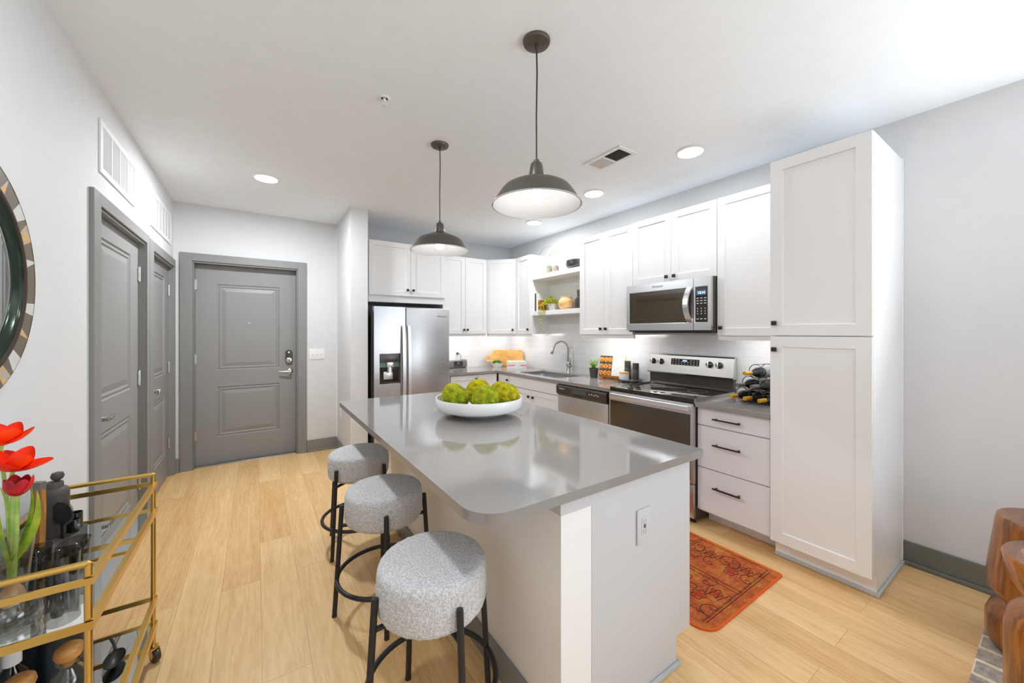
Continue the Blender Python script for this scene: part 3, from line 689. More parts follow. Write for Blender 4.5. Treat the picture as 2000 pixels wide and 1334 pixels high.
# ================================================================ APPLIANCES
# refrigerator
root = thing('refrigerator', 'stainless side by side refrigerator with a dark dispenser', 'refrigerator', (2.19, -.45, 0))
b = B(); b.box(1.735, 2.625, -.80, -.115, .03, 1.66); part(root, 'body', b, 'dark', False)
fr = FY(-.808); DW = .072
b = B(); b.slab(fr, 1.743, 2.085, .06, 1.70, 0, DW, [(1.801, 2.036, .852, 1.187)], [(0, 0), (.004, -.002), (.007, -.045)])
dl = part(root, 'freezer_door', b, 'steelv', False)
b = B(); b.box(2.094, 2.622, .06, 1.70, 0, DW, fr, .008, 3); dr = part(root, 'refrigerator_door', b, 'steelv')
b = B(); b.box(1.745, 2.62, 0.005, .055, -.02, .03, fr); part(root, 'base_grille', b, 'blackpl', False)
b = B(); b.box(1.81, 2.027, .86, 1.178, .0275, .029, fr); dsp = part(dl, 'dispenser', b, 'blackg', False)
b = B(); b.box(1.81, 2.027, 1.09, 1.178, .029, .066, fr, .006); b.box(1.84, 2.0, 1.105, 1.16, .064, .069, fr, .004); part(dsp, 'dispenser_console', b, 'pewter')
b = B(); b.box(1.81, 2.027, 1.035, 1.09, .029, .034, fr); part(dsp, 'dispenser_light', b, mat('teal_tint', rgb(112, 150, 140), .3), False)
b = B(); b.box(1.885, 1.955, 1.035, 1.09, .03, .066, fr, .004); b.lathe([(.024, 0), (.03, .03), (.032, .06)], fr(1.918, 1.035, .045), (0, 0, -1), 20); b.box(1.855, 1.955, .90, .985, .03, .036, fr, .004)
part(dsp, 'dispenser_paddle', b, 'steel_lt')
b = B(); b.box(1.815, 2.022, .862, .870, .029, .07, fr); part(dsp, 'drip_tray', b, 'blackpl', False)
for par, a in ((dl, 2.059), (dr, 2.120)):
    b = B(); pts = []
    for k in range(15):
        t = k/14; z = .42+1.07*t; pts.append(fr(a, z, DW+.022+.030*math.sin(PI*t)**.6))
    pts = [fr(a, .42, DW)]+pts+[fr(a, 1.49, DW)]
    b.sweep(pts, fr.u, .017, .006); part(par, 'door_handle', b, 'steel_lt', False)
text_part(dr, 'logo', 'Whirlpool', .030, fr, 2.525, 1.605, DW+.0006, 'logo', 'small grey lettering')

# microwave
root = thing('microwave', 'stainless over the range microwave with a black glass window', 'microwave', (3.83, -3.095, 1.43))
fr = FX(3.63)
b = B(); b.box(2.70, 3.482, 1.425, 1.853, -R+3.63+.01, -.002, fr); part(root, 'body', b, 'dark', False)
b = B(); b.slab(fr, 2.694, 3.345, 1.437, 1.851, 0, .028, [(2.724, 3.328, 1.497, 1.783)], [(0, 0), (.003, -.003)]); dm = part(root, 'door', b, 'steel', False)
b = B(); b.slab(fr, 2.7275, 3.3245, 1.5005, 1.7795, .024, .0262, [(2.80, 3.30, 1.535, 1.745)], [(0, 0), (.002, -.0008)]); part(dm, 'window', b, 'ovenglass', False)
text_part(dm, 'logo', 'Whirlpool', .026, fr, 3.02, 1.818, .0286, 'logo', 'small grey lettering')
b = B(); b.slab(fr, 3.349, 3.486, 1.437, 1.851, 0, .028, [(3.357, 3.462, 1.497, 1.783)], [(0, 0), (.003, -.003)]); cp = part(root, 'control_panel', b, 'steel', False)
b = B(); b.box(3.361, 3.458, 1.501, 1.779, .025, .0262, fr); kp = part(cp, 'keypad', b, 'blackg', False)
b = B(); b.box(3.372, 3.447, 1.715, 1.75, .0262, .0267, fr); part(kp, 'display', b, 'lcdbg', False)
text_part(kp, 'display_digits', '12:14', .026, fr, 3.41, 1.732, .0269, 'lcd')
b = B()
for j in range(9):
    for k in range(3):
        if j in (3, 7): continue
        a, z = 3.380+.030*k, 1.690-.0205*j; w_, h_ = (.009, .003) if j < 3 or j == 8 else (.003, .0045)
        b.box(a-w_, a+w_, z-h_, z+h_, .0262, .0266, fr)
part(kp, 'key_markings', b, 'print', False)
b = B(); pts = []
for k in range(13):
    t = k/12; pts.append(fr(3.318-.012*math.sin(PI*t), 1.505+.275*t, .030+.045*math.sin(PI*t)**.7))
b.sweep(pts, fr.u, .021, .006); part(dm, 'handle', b, 'steel_lt', False)
b = B(); b.box(2.74, 3.46, 1.414, 1.425, -.35, -.03, fr); part(root, 'vent_underside', b, 'charc', False)

# dishwasher
root = thing('dishwasher', 'stainless dishwasher with a black control panel', 'dishwasher', (3.72, -2.31, 0))
fr = FX(XB)
b = B(); b.box(1.955, 2.655, .10, .868, -.56, -.004, fr); part(root, 'body', b, 'dark', False)
b = B(); b.box(1.958, 2.652, .12, .752, -.003, .035, fr, .004); dd = part(root, 'door', b, 'steelw')
b = B(); L0 = [(-.003, .757), (.040, .757), (.058, .775), (.060, .845), (.050, .862), (-.003, .864)]
b.loft([[fr(a, z, w) for w, z in L0] for a in (1.958, 2.652)]); cpn = part(root, 'control_panel', b, 'blackpl', ang=20)
b = B(); b.box(2.20, 2.40, .800, .842, .060, .0605, fr); part(cpn, 'display_strip', b, mat('smoky_panel', rgb(84, 88, 84), .15), False)
b = B(); b.box(2.215, 2.345, .772, .790, .050, .062, fr, .003); part(cpn, 'grip', b, 'blackg')
text_part(cpn, 'logo', 'Whirlpool', .020, fr, 2.045, .826, .0606, 'print', 'small white lettering')
b = B()
for k, a in enumerate((2.44, 2.47, 2.50, 2.525, 2.55)): b.box(a-.006, a+.006, .812+.004*(k % 2), .822+.004*(k % 2), .0602, .0608, fr)
part(cpn, 'button_markings', b, 'print', False)
b = B(); b.box(1.958, 2.652, .0, .10, -.5, -.06, fr); part(root, 'toe_kick', b, 'blackpl', False)

# range
root = thing('kitchen_range', 'stainless electric range with a black glass cooktop', 'oven', (3.70, -3.085, 0))
fr = FX(3.38)
b = B(); b.box(2.69, 3.48, .03, .895, -.63, -.02, fr); part(root, 'body', b, 'dark', False)
b = B(); b.box(2.685, 3.485, .898, .926, -.60, .0, fr, .003); ct = part(root, 'cooktop', b, 'blackg')
b = B(); b.box(3.4815, 3.487, .894, .929, -.60, .001, fr, .002); b.box(2.684, 2.6885, .894, .929, -.60, .001, fr, .002); part(ct, 'edge_trim', b, 'steel')
b = B()
for (a, w, r) in ((2.87, -.40, .09), (3.28, -.40, .075), (2.87, -.16, .075), (3.28, -.17, .115)):
    b.lathe([(r, .9263), (r+.0015, .9266), (r+.0015, .9262)], fr(a, 0, w), (0, 0, 1), 48, False, False)
part(ct, 'burner_rings', b, 'print', False)
b = B(); b.slab(fr, 2.69, 3.482, .302, .892, -.018, .012, [(2.70, 3.458, .325, .812)], [(0, 0), (.002, -.002)]); od = part(root, 'oven_door', b, 'steel', False)
b = B(); b.box(2.703, 3.455, .328, .809, .0105, .0135, fr); part(od, 'oven_window', b, 'ovenglass', False)
b = B(); b.box(2.715, 3.457, .832, .876, .03, .046, fr, .006, 3)
for a in (2.73, 3.44): b.box(a-.015, a+.015, .835, .873, .012, .032, fr, .003)
part(od, 'oven_handle', b, 'steel_lt')
b = B(); b.box(2.69, 3.482, .05, .296, -.018, .012, fr, .004); part(root, 'storage_drawer', b, 'steel')
b = B()
for a in (2.73, 3.45):
    for w in (-.05, -.55): b.lathe([(.018, 0), (.018, .008), (.008, .012), (.008, .035)], fr(a, 0, w), (0, 0, 1), 12)
part(root, 'feet', b, 'blackpl')
b = B(); prof = [(-.562, 1.042), (-.585, 1.20), (-.595, 1.213), (-.628, 1.213), (-.628, 1.03), (-.57, 1.03)]
b.loft([[fr(a, z, w) for w, z in prof] for a in (2.672, 3.486)]); bg = part(root, 'backguard', b, 'steelw', ang=20)
b = B(); prof = [(-.585, 1.032), (-.585, .945), (-.575, .927), (-.628, .927), (-.628, 1.032)]
b.loft([[fr(a, z, w) for w, z in prof] for a in (2.69, 3.476)]); part(root, 'backguard_base', b, 'blackpl', ang=20)
fg = Fr(fr(0, 1.042, -.562), (0, -1, 0), W3((.023, 0, .158)), W3((-.158, 0, .023)))
for a in (2.735, 2.82, 3.288, 3.37):
    b = B(); b.lathe([(.028, .0), (.028, .004), (.024, .006), (.022, .026), (.018, .03), (.0, .0305)], fg(a, .098, .0005), fg.w, 28); kb = part(bg, 'burner_knob', b, 'blackpl')
    b = B(); b.box(a-.006, a+.006, .098-.022, .098+.022, .022, .037, fg, .002); part(kb, 'knob_grip', b, 'steel_lt')
b = B(); b.box(2.925, 3.195, .076, .134, .0002, .002, fg); pn = part(bg, 'control_display', b, 'blackg', False)
b = B(); b.box(3.035, 3.085, .106, .128, .002, .0024, fg); part(pn, 'display', b, 'lcdbg', False)
text_part(pn, 'display_digits', '12:14', .018, fg, 3.06, .117, .0026, 'lcd')
b = B()
for j in range(3):
    for k in range(9):
        a = 2.945+.029*k
        if 3.02 < a < 3.1 and j == 0: continue
        b.box(a-.006, a+.006, .121-.017*j-.002, .121-.017*j+.002, .002, .0024, fg)
part(pn, 'key_markings', b, 'print', False)

# ================================================================ ISLAND
root = thing('kitchen_island', 'grey and white kitchen island base under the quartz top', 'island', (1.9, -3.05, 0))
b = B(); b.box(1.54, 1.682, -4.084, -2.02, 0, .816); part(root, 'knee_wall', b, 'white', False, 'white painted knee wall')
b = B(); b.box(1.533, 1.70, -4.09, -2.02, .816, CZ); part(root, 'wall_cap', b, 'isle', False)
b = B(); b.cells([1.682, 2.20, 2.285], [-4.070, -2.02], lambda i, j: True, .123, CZ); b.box(1.682, 2.195, -4.070, -2.02, 0, .123); part(root, 'body', b, 'grey', False)
b = B(); b.prism([(1.684, 0), (2.195, 0), (2.195, .123), (2.296, .123), (2.296, CZ), (1.684, CZ)], 0, .016, FY(-4.068)); part(root, 'end_panel', b, 'isle', False)
fr = Fr((2.285, 0, 0), (0, 1, 0), (0, 0, 1), (1, 0, 0))
for k in range(4):
    a = -4.06+.51*k; cdoor(root, fr, a, a+.505, .13, CZ-.006, 'grey', (a+.46 if k % 2 == 0 else a+.05, .80))
b = B(); b.box(2.195, 2.21, -4.085, -2.02, 0.001, .02, bev=.006); b.box(1.69, 2.21, -4.099, -4.084, .001, .02, bev=.006); part(root, 'shoe_moulding', b, 'shoe')
b = B(); b.box(1.526, 1.54, -4.098, -2.02, .001, .12, bev=.003); b.box(1.526, 1.682, -4.098, -4.084, .001, .12, bev=.003); part(root, 'baseboard', b, 'trim', label='dark grey baseboard')
b = B(); b.prism(rrect(1.208, 2.344, -4.122, -1.985, (.03, .05, .11, .008), 10), CZ, .905, bev=.003)
single('countertop', b, 'quartz', 'large grey quartz countertop of the island with rounded corners', 'countertop', group='grey quartz counters', ang=30)

# ================================================================ BAR STOOLS
def stool_seat():
    prof = []; r, z0, z1 = .19, .0, .162; e = .028
    n = 10
    for k in range(1, 15): prof.append((r*.86*k/14, z0))
    for k in range(n+1): a = -PI/2+PI/2*k/n; prof.append((r-e+e*math.cos(a), z0+e+e*math.sin(a)))
    for k in range(1, 26): prof.append((r+.003*math.sin(PI*k/26), z0+e+(z1-z0-2*e)*k/26))
    for k in range(n+1): a = PI/2*k/n; prof.append((r-e+e*math.cos(a), z1-e+e*math.sin(a)))
    for k in range(1, 31): q = 1-k/31; prof.append(((r-e)*q, z1+.004*(1-q*q)))
    b = B(); b.lathe(prof, (0, 0, .458), n=200)
    for v in b.bm.verts:
        c = v.co; rr = W3((c.x, c.y, 0)); d = noise.noise(c*95)*.0026+noise.noise(c*190)*.0016
        nn = (rr.normalized()*(1 if rr.length > .15 else .1)+W3((0, 0, 1 if c.z > .59 else (-1 if c.z < .48 else 0)))).normalized()
        v.co = c+nn*d
    return b
def bar_stool(label):
    root = thing('bar_stool', label, 'bar stool', (0, 0, 0), 'grey boucle bar stools along the island')
    part(root, 'seat', stool_seat(), 'boucle', ang=180)
    b = B()
    for k in range(2): a = PI/2*k; b.cyl((-.2*math.cos(a), -.2*math.sin(a), .448), (.2*math.cos(a), .2*math.sin(a), .448), .009, 10)
    part(root, 'seat_frame', b, 'black')
    for k in range(4):
        a = PI/2*k; c, s = math.cos(a), math.sin(a)
        b = B(); b.lathe([(.0115, 0), (.0115, .545), (.010, .552), (.0, .553)], (.238*c, .238*s, 0), W3((-.034*c, -.034*s, .545)), 14); lg = part(root, 'leg', b, 'black')
        b = B(); b.lathe([(.0125, 0), (.0125, .006)], (.238*c, .238*s, 0), (0, 0, 1), 12); part(lg, 'foot_cap', b, 'blackpl')
    b = B(); b.tube([(.226*math.cos(2*PI*k/64), .226*math.sin(2*PI*k/64), .185) for k in range(64)], .0105, 10, closed=True); part(root, 'foot_ring', b, 'black')
    return root
st = bar_stool('grey boucle bar stool nearest the viewer, at the rounded counter corner')
st2 = copy_tree(st); st3 = copy_tree(st)
for o, x, y, a, lb in ((st, 1.227, -3.75, 92, None), (st2, 1.256, -3.03, 167, 'grey boucle bar stool in the middle of the row of three'), (st3, 1.279, -2.338, 127, 'grey boucle bar stool farthest off, nearest the entry door')):
    o.location = (x, y, 0); o.rotation_euler = (0, 0, math.radians(a))
    if lb: o['label'] = lb

# ================================================================ BOWL AND MOSS
bx, by = 1.873, -2.941; z = .905
b = B(); b.lathe([(.145, 0), (.15, .003), (.165, .010), (.225, .030), (.258, .040), (.268, .052), (.272, .075), (.273, .108), (.270, .112), (.265, .110), (.262, .075), (.255, .055), (.15, .018), (.0, .014)], (bx, by, z), n=72)
single('fruit_bowl', b, 'whitec', 'wide white ceramic bowl on the island holding moss balls', 'bowl', (bx, by, z))
def moss_ball(r, seed, sub=6):
    bm = bmesh.new(); bmesh.ops.create_icosphere(bm, subdivisions=sub, radius=r)
    off = W3((seed*3.1, seed*1.7, seed*2.3))
    for v in bm.verts:
        c = v.co+off; d = noise.noise(c*14)*.004+noise.noise(c*60)*.0045+noise.noise(c*150)*.0045+noise.noise(c*320)*.0035-.003
        v.co *= 1+d/r
    b = B(); b.bm.free(); b.bm = bm; return b
rv, fv = W3((.872, -.49, 0)), W3((.49, .872, 0))
specs = [(-.142, -.10, .080, 'mossg', 'greenest moss ball, at the front left of the white bowl'), (.036, -.158, .083, 'mossg', 'moss ball at the front centre of the white bowl'),
         (.172, -.045, .080, 'moss', 'yellowish moss ball at the right side of the white bowl'), (-.166, .060, .075, 'moss', 'moss ball at the back left of the bowl, behind the greenest one'),
         (-.004, .066, .086, 'moss', 'tallest moss ball, at the back centre of the white bowl'), (.142, .125, .074, 'moss', 'moss ball at the back right of the bowl, mostly hidden by others')]
for k, (a, f, r, m, lb) in enumerate(specs):
    p = W3((bx, by, 0))+rv*a+fv*f; d = math.hypot(a, f); zb = z+.02+max(0, (d-.14))*.2
    zz = zb+r+(.012 if k != 4 else .02)
    b = moss_ball(r, k+1); bmesh.ops.translate(b.bm, verts=b.bm.verts, vec=(p.x, p.y, zz))
    single('moss_ball', b, m, lb, 'moss ball', W3((p.x, p.y, zz)), 'moss balls in the white bowl', ang=180)

# ================================================================ COUNTER ITEMS
# clock radio
fr = Fr((0, -.305, .905), (1, .05, 0), (0, 0, 1), (.05, -1, 0))
root = thing('clock_radio', 'grey countertop clock radio with a dark display', 'radio', (3.08, -.25, .905))
b = B(); b.prism(rrect(2.925, 3.25, .012, .112, .008), -.16, 0, fr, .004); part(root, 'body', b, mat('radio_silver', rgb(150, 147, 142), .35))
b = B(); b.box(2.935, 3.24, .018, .098, .0, .003, fr, .001); part(root, 'speaker_grille', b, 'radiof')
b = B(); b.box(3.032, 3.175, .024, .098, .003, .006, fr, .001); dsp = part(root, 'display', b, 'blackg')
b = B(); b.box(3.085, 3.12, .052, .09, .006, .0065, fr); b.box(3.05, 3.16, .040, .044, .006, .0065, fr); part(dsp, 'display_picture', b, mat('dim_blue_picture', rgb(70, 92, 130), .3), False)
b = B(); b.box(2.94, 3.235, 0, .013, -.14, -.008, fr, .002); part(root, 'base', b, 'blackpl')
b = B(); b.box(3.09, 3.108, 1.06-.905, 1.085-.905, .185-.39, .185-.36, fr)
root = thing('power_plug', 'black power plug and cord behind the clock radio', 'plug', (3.10, YF-.016, 1.02))
b = B(); b.lathe([(.016, 0), (.016, .018), (.009, .03)], (3.10, YF-.017, 1.115), (0, -1, 0), 14); part(root, 'plug_head', b, 'cord')
b = B(); b.tube([(3.10, YF-.046, 1.115), (3.125, YF-.06, 1.108), (3.135, YF-.062, 1.08), (3.13, YF-.06, 1.04), (3.13, YF-.055, 1.024), (3.22, YF-.05, 1.022)], .0035, 8); part(root, 'cord', b, 'cord')
# cutting board leaning across the corner
p0, p1 = W3((3.56, -.125, 0)), W3((4.00, -.49, 0)); du = (p1-p0).normalized(); L_ = (p1-p0).length; nn = W3((du.y, -du.x, 0))
lean = (W3((0, 0, 1))*.985-nn*.17).normalized()
fr = Fr(W3((p0.x, p0.y, .907))+nn*.03, du, lean, du.cross(lean))
root = thing('cutting_board', 'maple cutting board with a round handle leaning in the corner', 'cutting board', fr(L_*.6, 0, 0))
b = B(); hz = .125; hr = .052; out = []; inn = []
body = [(.115, .018), (.13, .0), (L_-.015, .0), (L_, .018), (L_, .225), (L_-.02, .245), (.15, .245), (.125, .235), (.118, .21), (.108, .19), (.085, .178)]
outl = body+[(.052+hr*math.cos(a), hz+hr*math.sin(a)) for a in [PI*(.42+1.16*k/16) for k in range(17)]]+[(.085, .072), (.108, .06)]
n = 24; hole = [(.052+.027*math.cos(-2*PI*k/n), hz+.024*math.sin(-2*PI*k/n)) for k in range(n)]
bm = b.bm
for w in (0, .018):
    vo = [bm.verts.new(fr(x, y, w)) for x, y in outl]; vh = [bm.verts.new(fr(x, y, w)) for x, y in hole]
    eo = [bm.edges.new((vo[i], vo[(i+1) % len(vo)])) for i in range(len(vo))]; eh = [bm.edges.new((vh[i], vh[(i+1) % n])) for i in range(n)]
    bmesh.ops.triangle_fill(bm, use_beauty=True, use_dissolve=False, edges=eo+eh)
    if w == 0: a0, h0 = vo, vh
for A, C in ((a0, vo), (h0, vh)):
    for i in range(len(A)): bm.faces.new((A[i], A[(i+1) % len(A)], C[(i+1) % len(A)], C[i]))
part(root, 'board', b, 'board', False)
# succulent in white pot
def tuft(b, c, n, r, h, ln, wd, seed, spread=1.0):
    g = random.Random(seed)
    for k in range(n):
        a = g.uniform(0, 2*PI); q = g.random()**.5
        p = W3(c)+W3((math.cos(a)*r*q, math.sin(a)*r*q, h*g.uniform(0, 1)*(1-q*q*.7)))
        d = W3((math.cos(a)*spread*(.3+q), math.sin(a)*spread*(.3+q), g.uniform(.3, 1.2)))
        b.leaf(p, d, (math.sin(a), -math.cos(a), .3), ln*g.uniform(.6, 1.2), wd*g.uniform(.7, 1.2))
px, py = 3.63, -.355
root = thing('potted_plant', 'small dense green plant in a white square pot before the cutting board', 'potted plant', (px, py, .905))
b = B(); q0, q1 = .045, .066
b.loft([rl(px-s, px+s, py-s, py+s, .012, zz) for s, zz in ((q0, .9055), (q1, .975), (q1-.006, .975), (q1-.012, .955))]); part(root, 'pot', b, 'whitec')
b = B(); tuft(b, (px, py, .958), 700, .066, .05, .016, .008, 3); part(root, 'foliage', b, 'succ', False)
# stacked books
def book(label, cx, cy, z0, w, d, h, rot, cover, bands=None, group=None):
    fr = Fr((cx, cy, z0), (math.cos(rot), math.sin(rot), 0), (0, 0, 1), (math.sin(rot), -math.cos(rot), 0))
    root = thing('book', label, 'book', (cx, cy, z0), group)
    b = B(); t = .004; b.box(-w/2, w/2, 0, t, -d/2, d/2, fr); b.box(-w/2, w/2, h-t, h, -d/2, d/2, fr); b.box(-w/2, w/2, t, h-t, d/2-t, d/2, fr); cv = part(root, 'cover', b, cover, False)
    b = B(); b.box(-w/2+.004, w/2-.004, t, h-t, -d/2+.004, d/2-t, fr); part(root, 'pages', b, 'paper', False)
    if bands:
        b = B()
        for (a, c, y0, y1) in bands: b.box(a, c, y0, y1, d/2, d/2+.0006, fr)
        part(cv, 'spine_band', b, 'pink', False, 'pink band on the spine')
    return root
M['bookw'] = mat('white_book_cloth', (.80, .80, .79), .6)
book('thick white book with a pink spine band, at the bottom of the corner pile', 3.80, -.60, .9055, .27, .19, .062, -.50, 'bookw', [(-.13, -.03, .036, .054), (.05, .13, .036, .054)], 'books stacked before the cutting board')
book('plain white book lying on top of the pink banded one', 3.80, -.60, .968, .262, .185, .036, -.47, 'bookw', None, 'books stacked before the cutting board')
# bright plant in dark pot
px, py = 3.865, -2.03
root = thing('potted_plant', 'bright green leafy plant in a dark round pot beside the cookbook', 'potted plant', (px, py, .905))
b = B(); b.lathe([(.036, 0), (.038, .003), (.050, .098), (.053, .102), (.053, .11), (.048, .11), (.046, .098), (.0, .096)], (px, py, .905), n=32); part(root, 'pot', b, 'pot')
b = B(); g = random.Random(5)
for k in range(26):
    a = g.uniform(0, 2*PI); t = g.uniform(.15, .75); h = g.uniform(.05, .12)
    for j in range(7):
        q = (j+1)/7; p = W3((px+math.cos(a)*.085*t*q*1.2, py+math.sin(a)*.085*t*q*1.2, 1.0+h*q))
        for m in range(3): aa = g.uniform(0, 2*PI); b.leaf(p, (math.cos(aa), math.sin(aa), g.uniform(.1, .9)), (0, 0, 1), .020, .009)
part(root, 'foliage', b, 'leafg', False)
# cookbook on stand
cx, cy = 3.90, -2.255
root = thing('book_stand', 'small wooden book stand holding the open cookbook', 'book stand', (cx, cy, .905))
fr = Fr((cx, cy, .905), W3((.22, -1, 0)), (0, 0, 1), W3((-1, -.22, 0)))
b = B(); b.box(-.11, .11, .0, .012, -.05, .07, fr, .002); b.box(-.11, .11, .026, .036, -.01, .055, fr, .002); b.box(-.11, .11, .036, .05, .047, .055, fr, .002); b.box(-.09, -.07, .012, .026, -.01, .05, fr); b.box(.07, .09, .012, .026, -.01, .05, fr)
part(root, 'ledge', b, 'standwood', False)
up = W3((.20, .044, 1)).normalized()
fb = Fr(fr(0, .037, .03), fr.u, up, fr.u.cross(up))
b = B(); b.box(-.09, .09, 0, .19, -.034, -.028, fb, .002); part(root, 'back_rest', b, 'standwood', False)
root = thing('cookbook', 'open cookbook showing a page of round orange pastries', 'book', fb(0, 0, 0))
b = B(); b.box(-.152, .152, 0, .228, -.027, -.023, fb); part(root, 'cover', b, mat('yellow_cover', rgb(214, 200, 40), .5), False)
pgl = Fr(fb(0, 0, -.02), W3(fb.u)*1+fb.w*(-.0), up, fb.w)
b = B(); b.box(-.148, -.002, .002, .226, -.003, .006, pgl, .001); pl = part(root, 'left_page', b, mat('dark_food_page', rgb(70, 62, 50), .5), False)
b = B(); b.box(.002, .148, .002, .226, -.003, .006, pgl, .001); pr = part(root, 'right_page', b, 'paper', False)
b = B(); g = random.Random(2)
for j in range(3):
    for i in range(3):
        x, y = -.124+.049*i, .038+.073*j
        b.lathe([(.026, .0), (.024, .0006), (.0, .0007)], pgl(x, y, .0061), pgl.w, 20, mi=0)
        b.lathe([(.0165, .0), (.016, .0004), (.0, .0005)], pgl(x, y, .0067), pgl.w, 16, mi=1)
        for k in range(8):
            aa = g.uniform(0, 2*PI); q = g.uniform(0, .020); b.lathe([(.0045, 0), (.0, .0004)], pgl(x+q*math.cos(aa), y+q*math.sin(aa), .0072), pgl.w, 7, mi=2 if k % 2 else 1)
part(pl, 'pastry_pictures', b, [mat('pastry_orange', rgb(236, 150, 30), .6), mat('pastry_brown', rgb(190, 92, 20), .6), 'paper'], False)
b = B()
for k in range(12): b.box(.018, .13-.03*(k % 3 == 2), .196-.012*k, .1985-.012*k, .006, .0064, pgl)
part(pr, 'text_lines', b, mat('pale_print', rgb(205, 203, 200), .6), False)
# tray with canisters
tx, ty = 3.90, -2.50
b = B(); b.lathe([(.105, .018), (.118, .024), (.120, .034), (.112, .034), (.108, .028), (.0, .028)], (tx, ty, .905), n=40)
for k in range(4): a = PI/4+PI/2*k; b.box(tx+.08*math.cos(a)-.014, tx+.08*math.cos(a)+.014, ty+.08*math.sin(a)-.014, ty+.08*math.sin(a)+.014, .9055, .925)
single('serving_tray', b, 'trayg', 'round grey footed tray carrying the canister and mills', 'tray', (tx, ty, .905))
root = thing('canister', 'white lidded canister with a wooden lid on the grey tray', 'canister', (3.845, -2.47, .934))
o = (3.845, -2.47, .934)
b = B(); b.lathe([(.046, 0), (.048, .004), (.048, .062), (.046, .064)], o, n=32); part(root, 'jar', b, 'whitec')
b = B(); b.lathe([(.049, .064), (.050, .066), (.050, .076), (.048, .078), (.0, .078)], o, n=32); part(root, 'lid', b, 'board')
for (x, y, h, lb) in ((3.935, -2.44, .185, 'dark grey cylinder mill standing behind the white canister'), (3.918, -2.555, .170, 'dark grey cylinder mill at the right end of the grey tray')):
    b = B(); b.lathe([(.030, 0), (.031, .002), (.031, h*.62), (.0305, h*.62+.001), (.031, h*.62+.002), (.031, h-.002), (.029, h), (.0, h)], (x, y, .934), n=28); single('pepper_mill', b, 'charc', lb, 'pepper mill', W3((x, y, .934)), 'dark cylinder mills')

# wine rack
wx, wy = 3.77, -3.76; rot = math.radians(-9)
ax = W3((math.cos(rot), math.sin(rot), 0)); sd = W3((-math.sin(rot), math.cos(rot), 0))   # bottle axis (towards the wall) and row direction (away)
root = thing('wine_rack', 'dark wire pyramid wine rack on the short counter', 'wine rack', (wx, wy, .905))
RR = .049; rows = [(3, .9572), (2, .9572+.090), (1, .9572+.180)]
spots = []
for n, zc in rows:
    for k in range(n): spots.append(((k-(n-1)/2)*-.102, zc))
b = B()
for d0 in (-.055, .085):
    for s_, zc in spots:
        c = W3((wx, wy, zc))+ax*d0+sd*s_
        b.tube([c+sd*RR*math.cos(2*PI*k/36)+W3((0, 0, 1))*RR*math.sin(2*PI*k/36) for k in range(36)], .0028, 8, closed=True)
for s_, zc in spots:
    for aa in (PI/2, -PI/2):
        c = W3((wx, wy, zc))+sd*s_+sd*RR*math.cos(aa)+W3((0, 0, 1))*RR*math.sin(aa); b.tube([c+ax*-.055, c+ax*.085], .0025, 8)
part(root, 'frame', b, 'wire')
blabels = ['dark wine bottle with gold neck, bottom row, nearest the pantry', 'dark wine bottle with gold neck, middle of the bottom row', 'dark wine bottle with gold neck, bottom row, nearest the range',
           'wine bottle with grey neck, second row, nearer the pantry', 'wine bottle with grey neck, second row, nearer the range', 'wine bottle with gold neck alone at the top of the rack']
order = [2, 1, 0]
for i, (s_, zc) in enumerate(spots):
    lb = blabels[{0: 2, 1: 1, 2: 0, 3: 4, 4: 3, 5: 5}[i]]
    o = W3((wx, wy, zc-RR+.0028+.0376))+sd*s_-ax*.185
    root = thing('wine_bottle', lb, 'bottle', o, 'wine bottles in the wire rack')
    body = [(.0145, .07), (.0145, .085), (.017, .095), (.030, .125), (.0368, .15), (.0372, .16), (.0372, .33), (.034, .34), (.0, .335)]
    b = B(); b.lathe(body, o, ax, 28, cap0=False); gl = part(root, 'glass', b, 'bottle')
    b = B(); b.lathe([(.0, 0), (.0135, .0), (.0145, .002), (.0145, .05), (.0145, .07)], o, ax, 20, cap0=False, cap1=False); part(root, 'foil', b, 'foilg' if i in (3, 4) else 'foil')
    if i in (3, 5):
        b = B(); b.lathe([(.0376, .19), (.0376, .30)], o, ax, 28, False, False); part(root, 'bottle_label', b, 'bottleg')

# ================================================================ SHELF ITEMS
zt = 2.164
for (x, y, rr, lb, h) in ((3.83, -1.30, .150, 'grey stone block with the larger brass ring', .115), (3.80, -1.46, .108, 'grey stone block with the smaller brass ring', .09)):
    root = thing('ring_sculpture', lb+', on the top shelf', 'sculpture', (x, y, zt), 'ring sculptures on the top shelf')
    b = B(); w = .032
    b.prism([(-w, 0), (w, 0), (w, h*.82), (0.2*w, h), (-w, h*.82)], -.022, .022, Fr((x, y, zt), (.3, -1, 0), (0, 0, 1), (-1, -.3, 0)), .002); part(root, 'block', b, 'marble', False)
    b = B(); fq = Fr((x, y, zt), (.3, -1, 0), (0, 0, 1), (-1, -.3, 0)); b.box(-.033, -.008, .0, h*.42, -.0228, .0228, fq, .001); part(root, 'gold_corner', b, 'gold', False)
    b = B(); cz = zt+h*.55+rr
    b.tube([fq(-.012+rr*math.cos(2*PI*k/64), cz-zt+rr*math.sin(2*PI*k/64), 0) for k in range(64)], .0028, 8, closed=True); part(root, 'ring', b, 'brass')
b = B(); b.lathe([(.07, 0), (.10, .006), (.128, .035), (.135, .07), (.128, .105), (.115, .112), (.112, .108), (.12, .07), (.0, .02)], (3.87, -1.76, zt), n=48)
single('decor_bowl', b, 'pewter', 'dark pewter bowl on the top shelf', 'bowl', W3((3.87, -1.76, zt)))
zl = 1.694
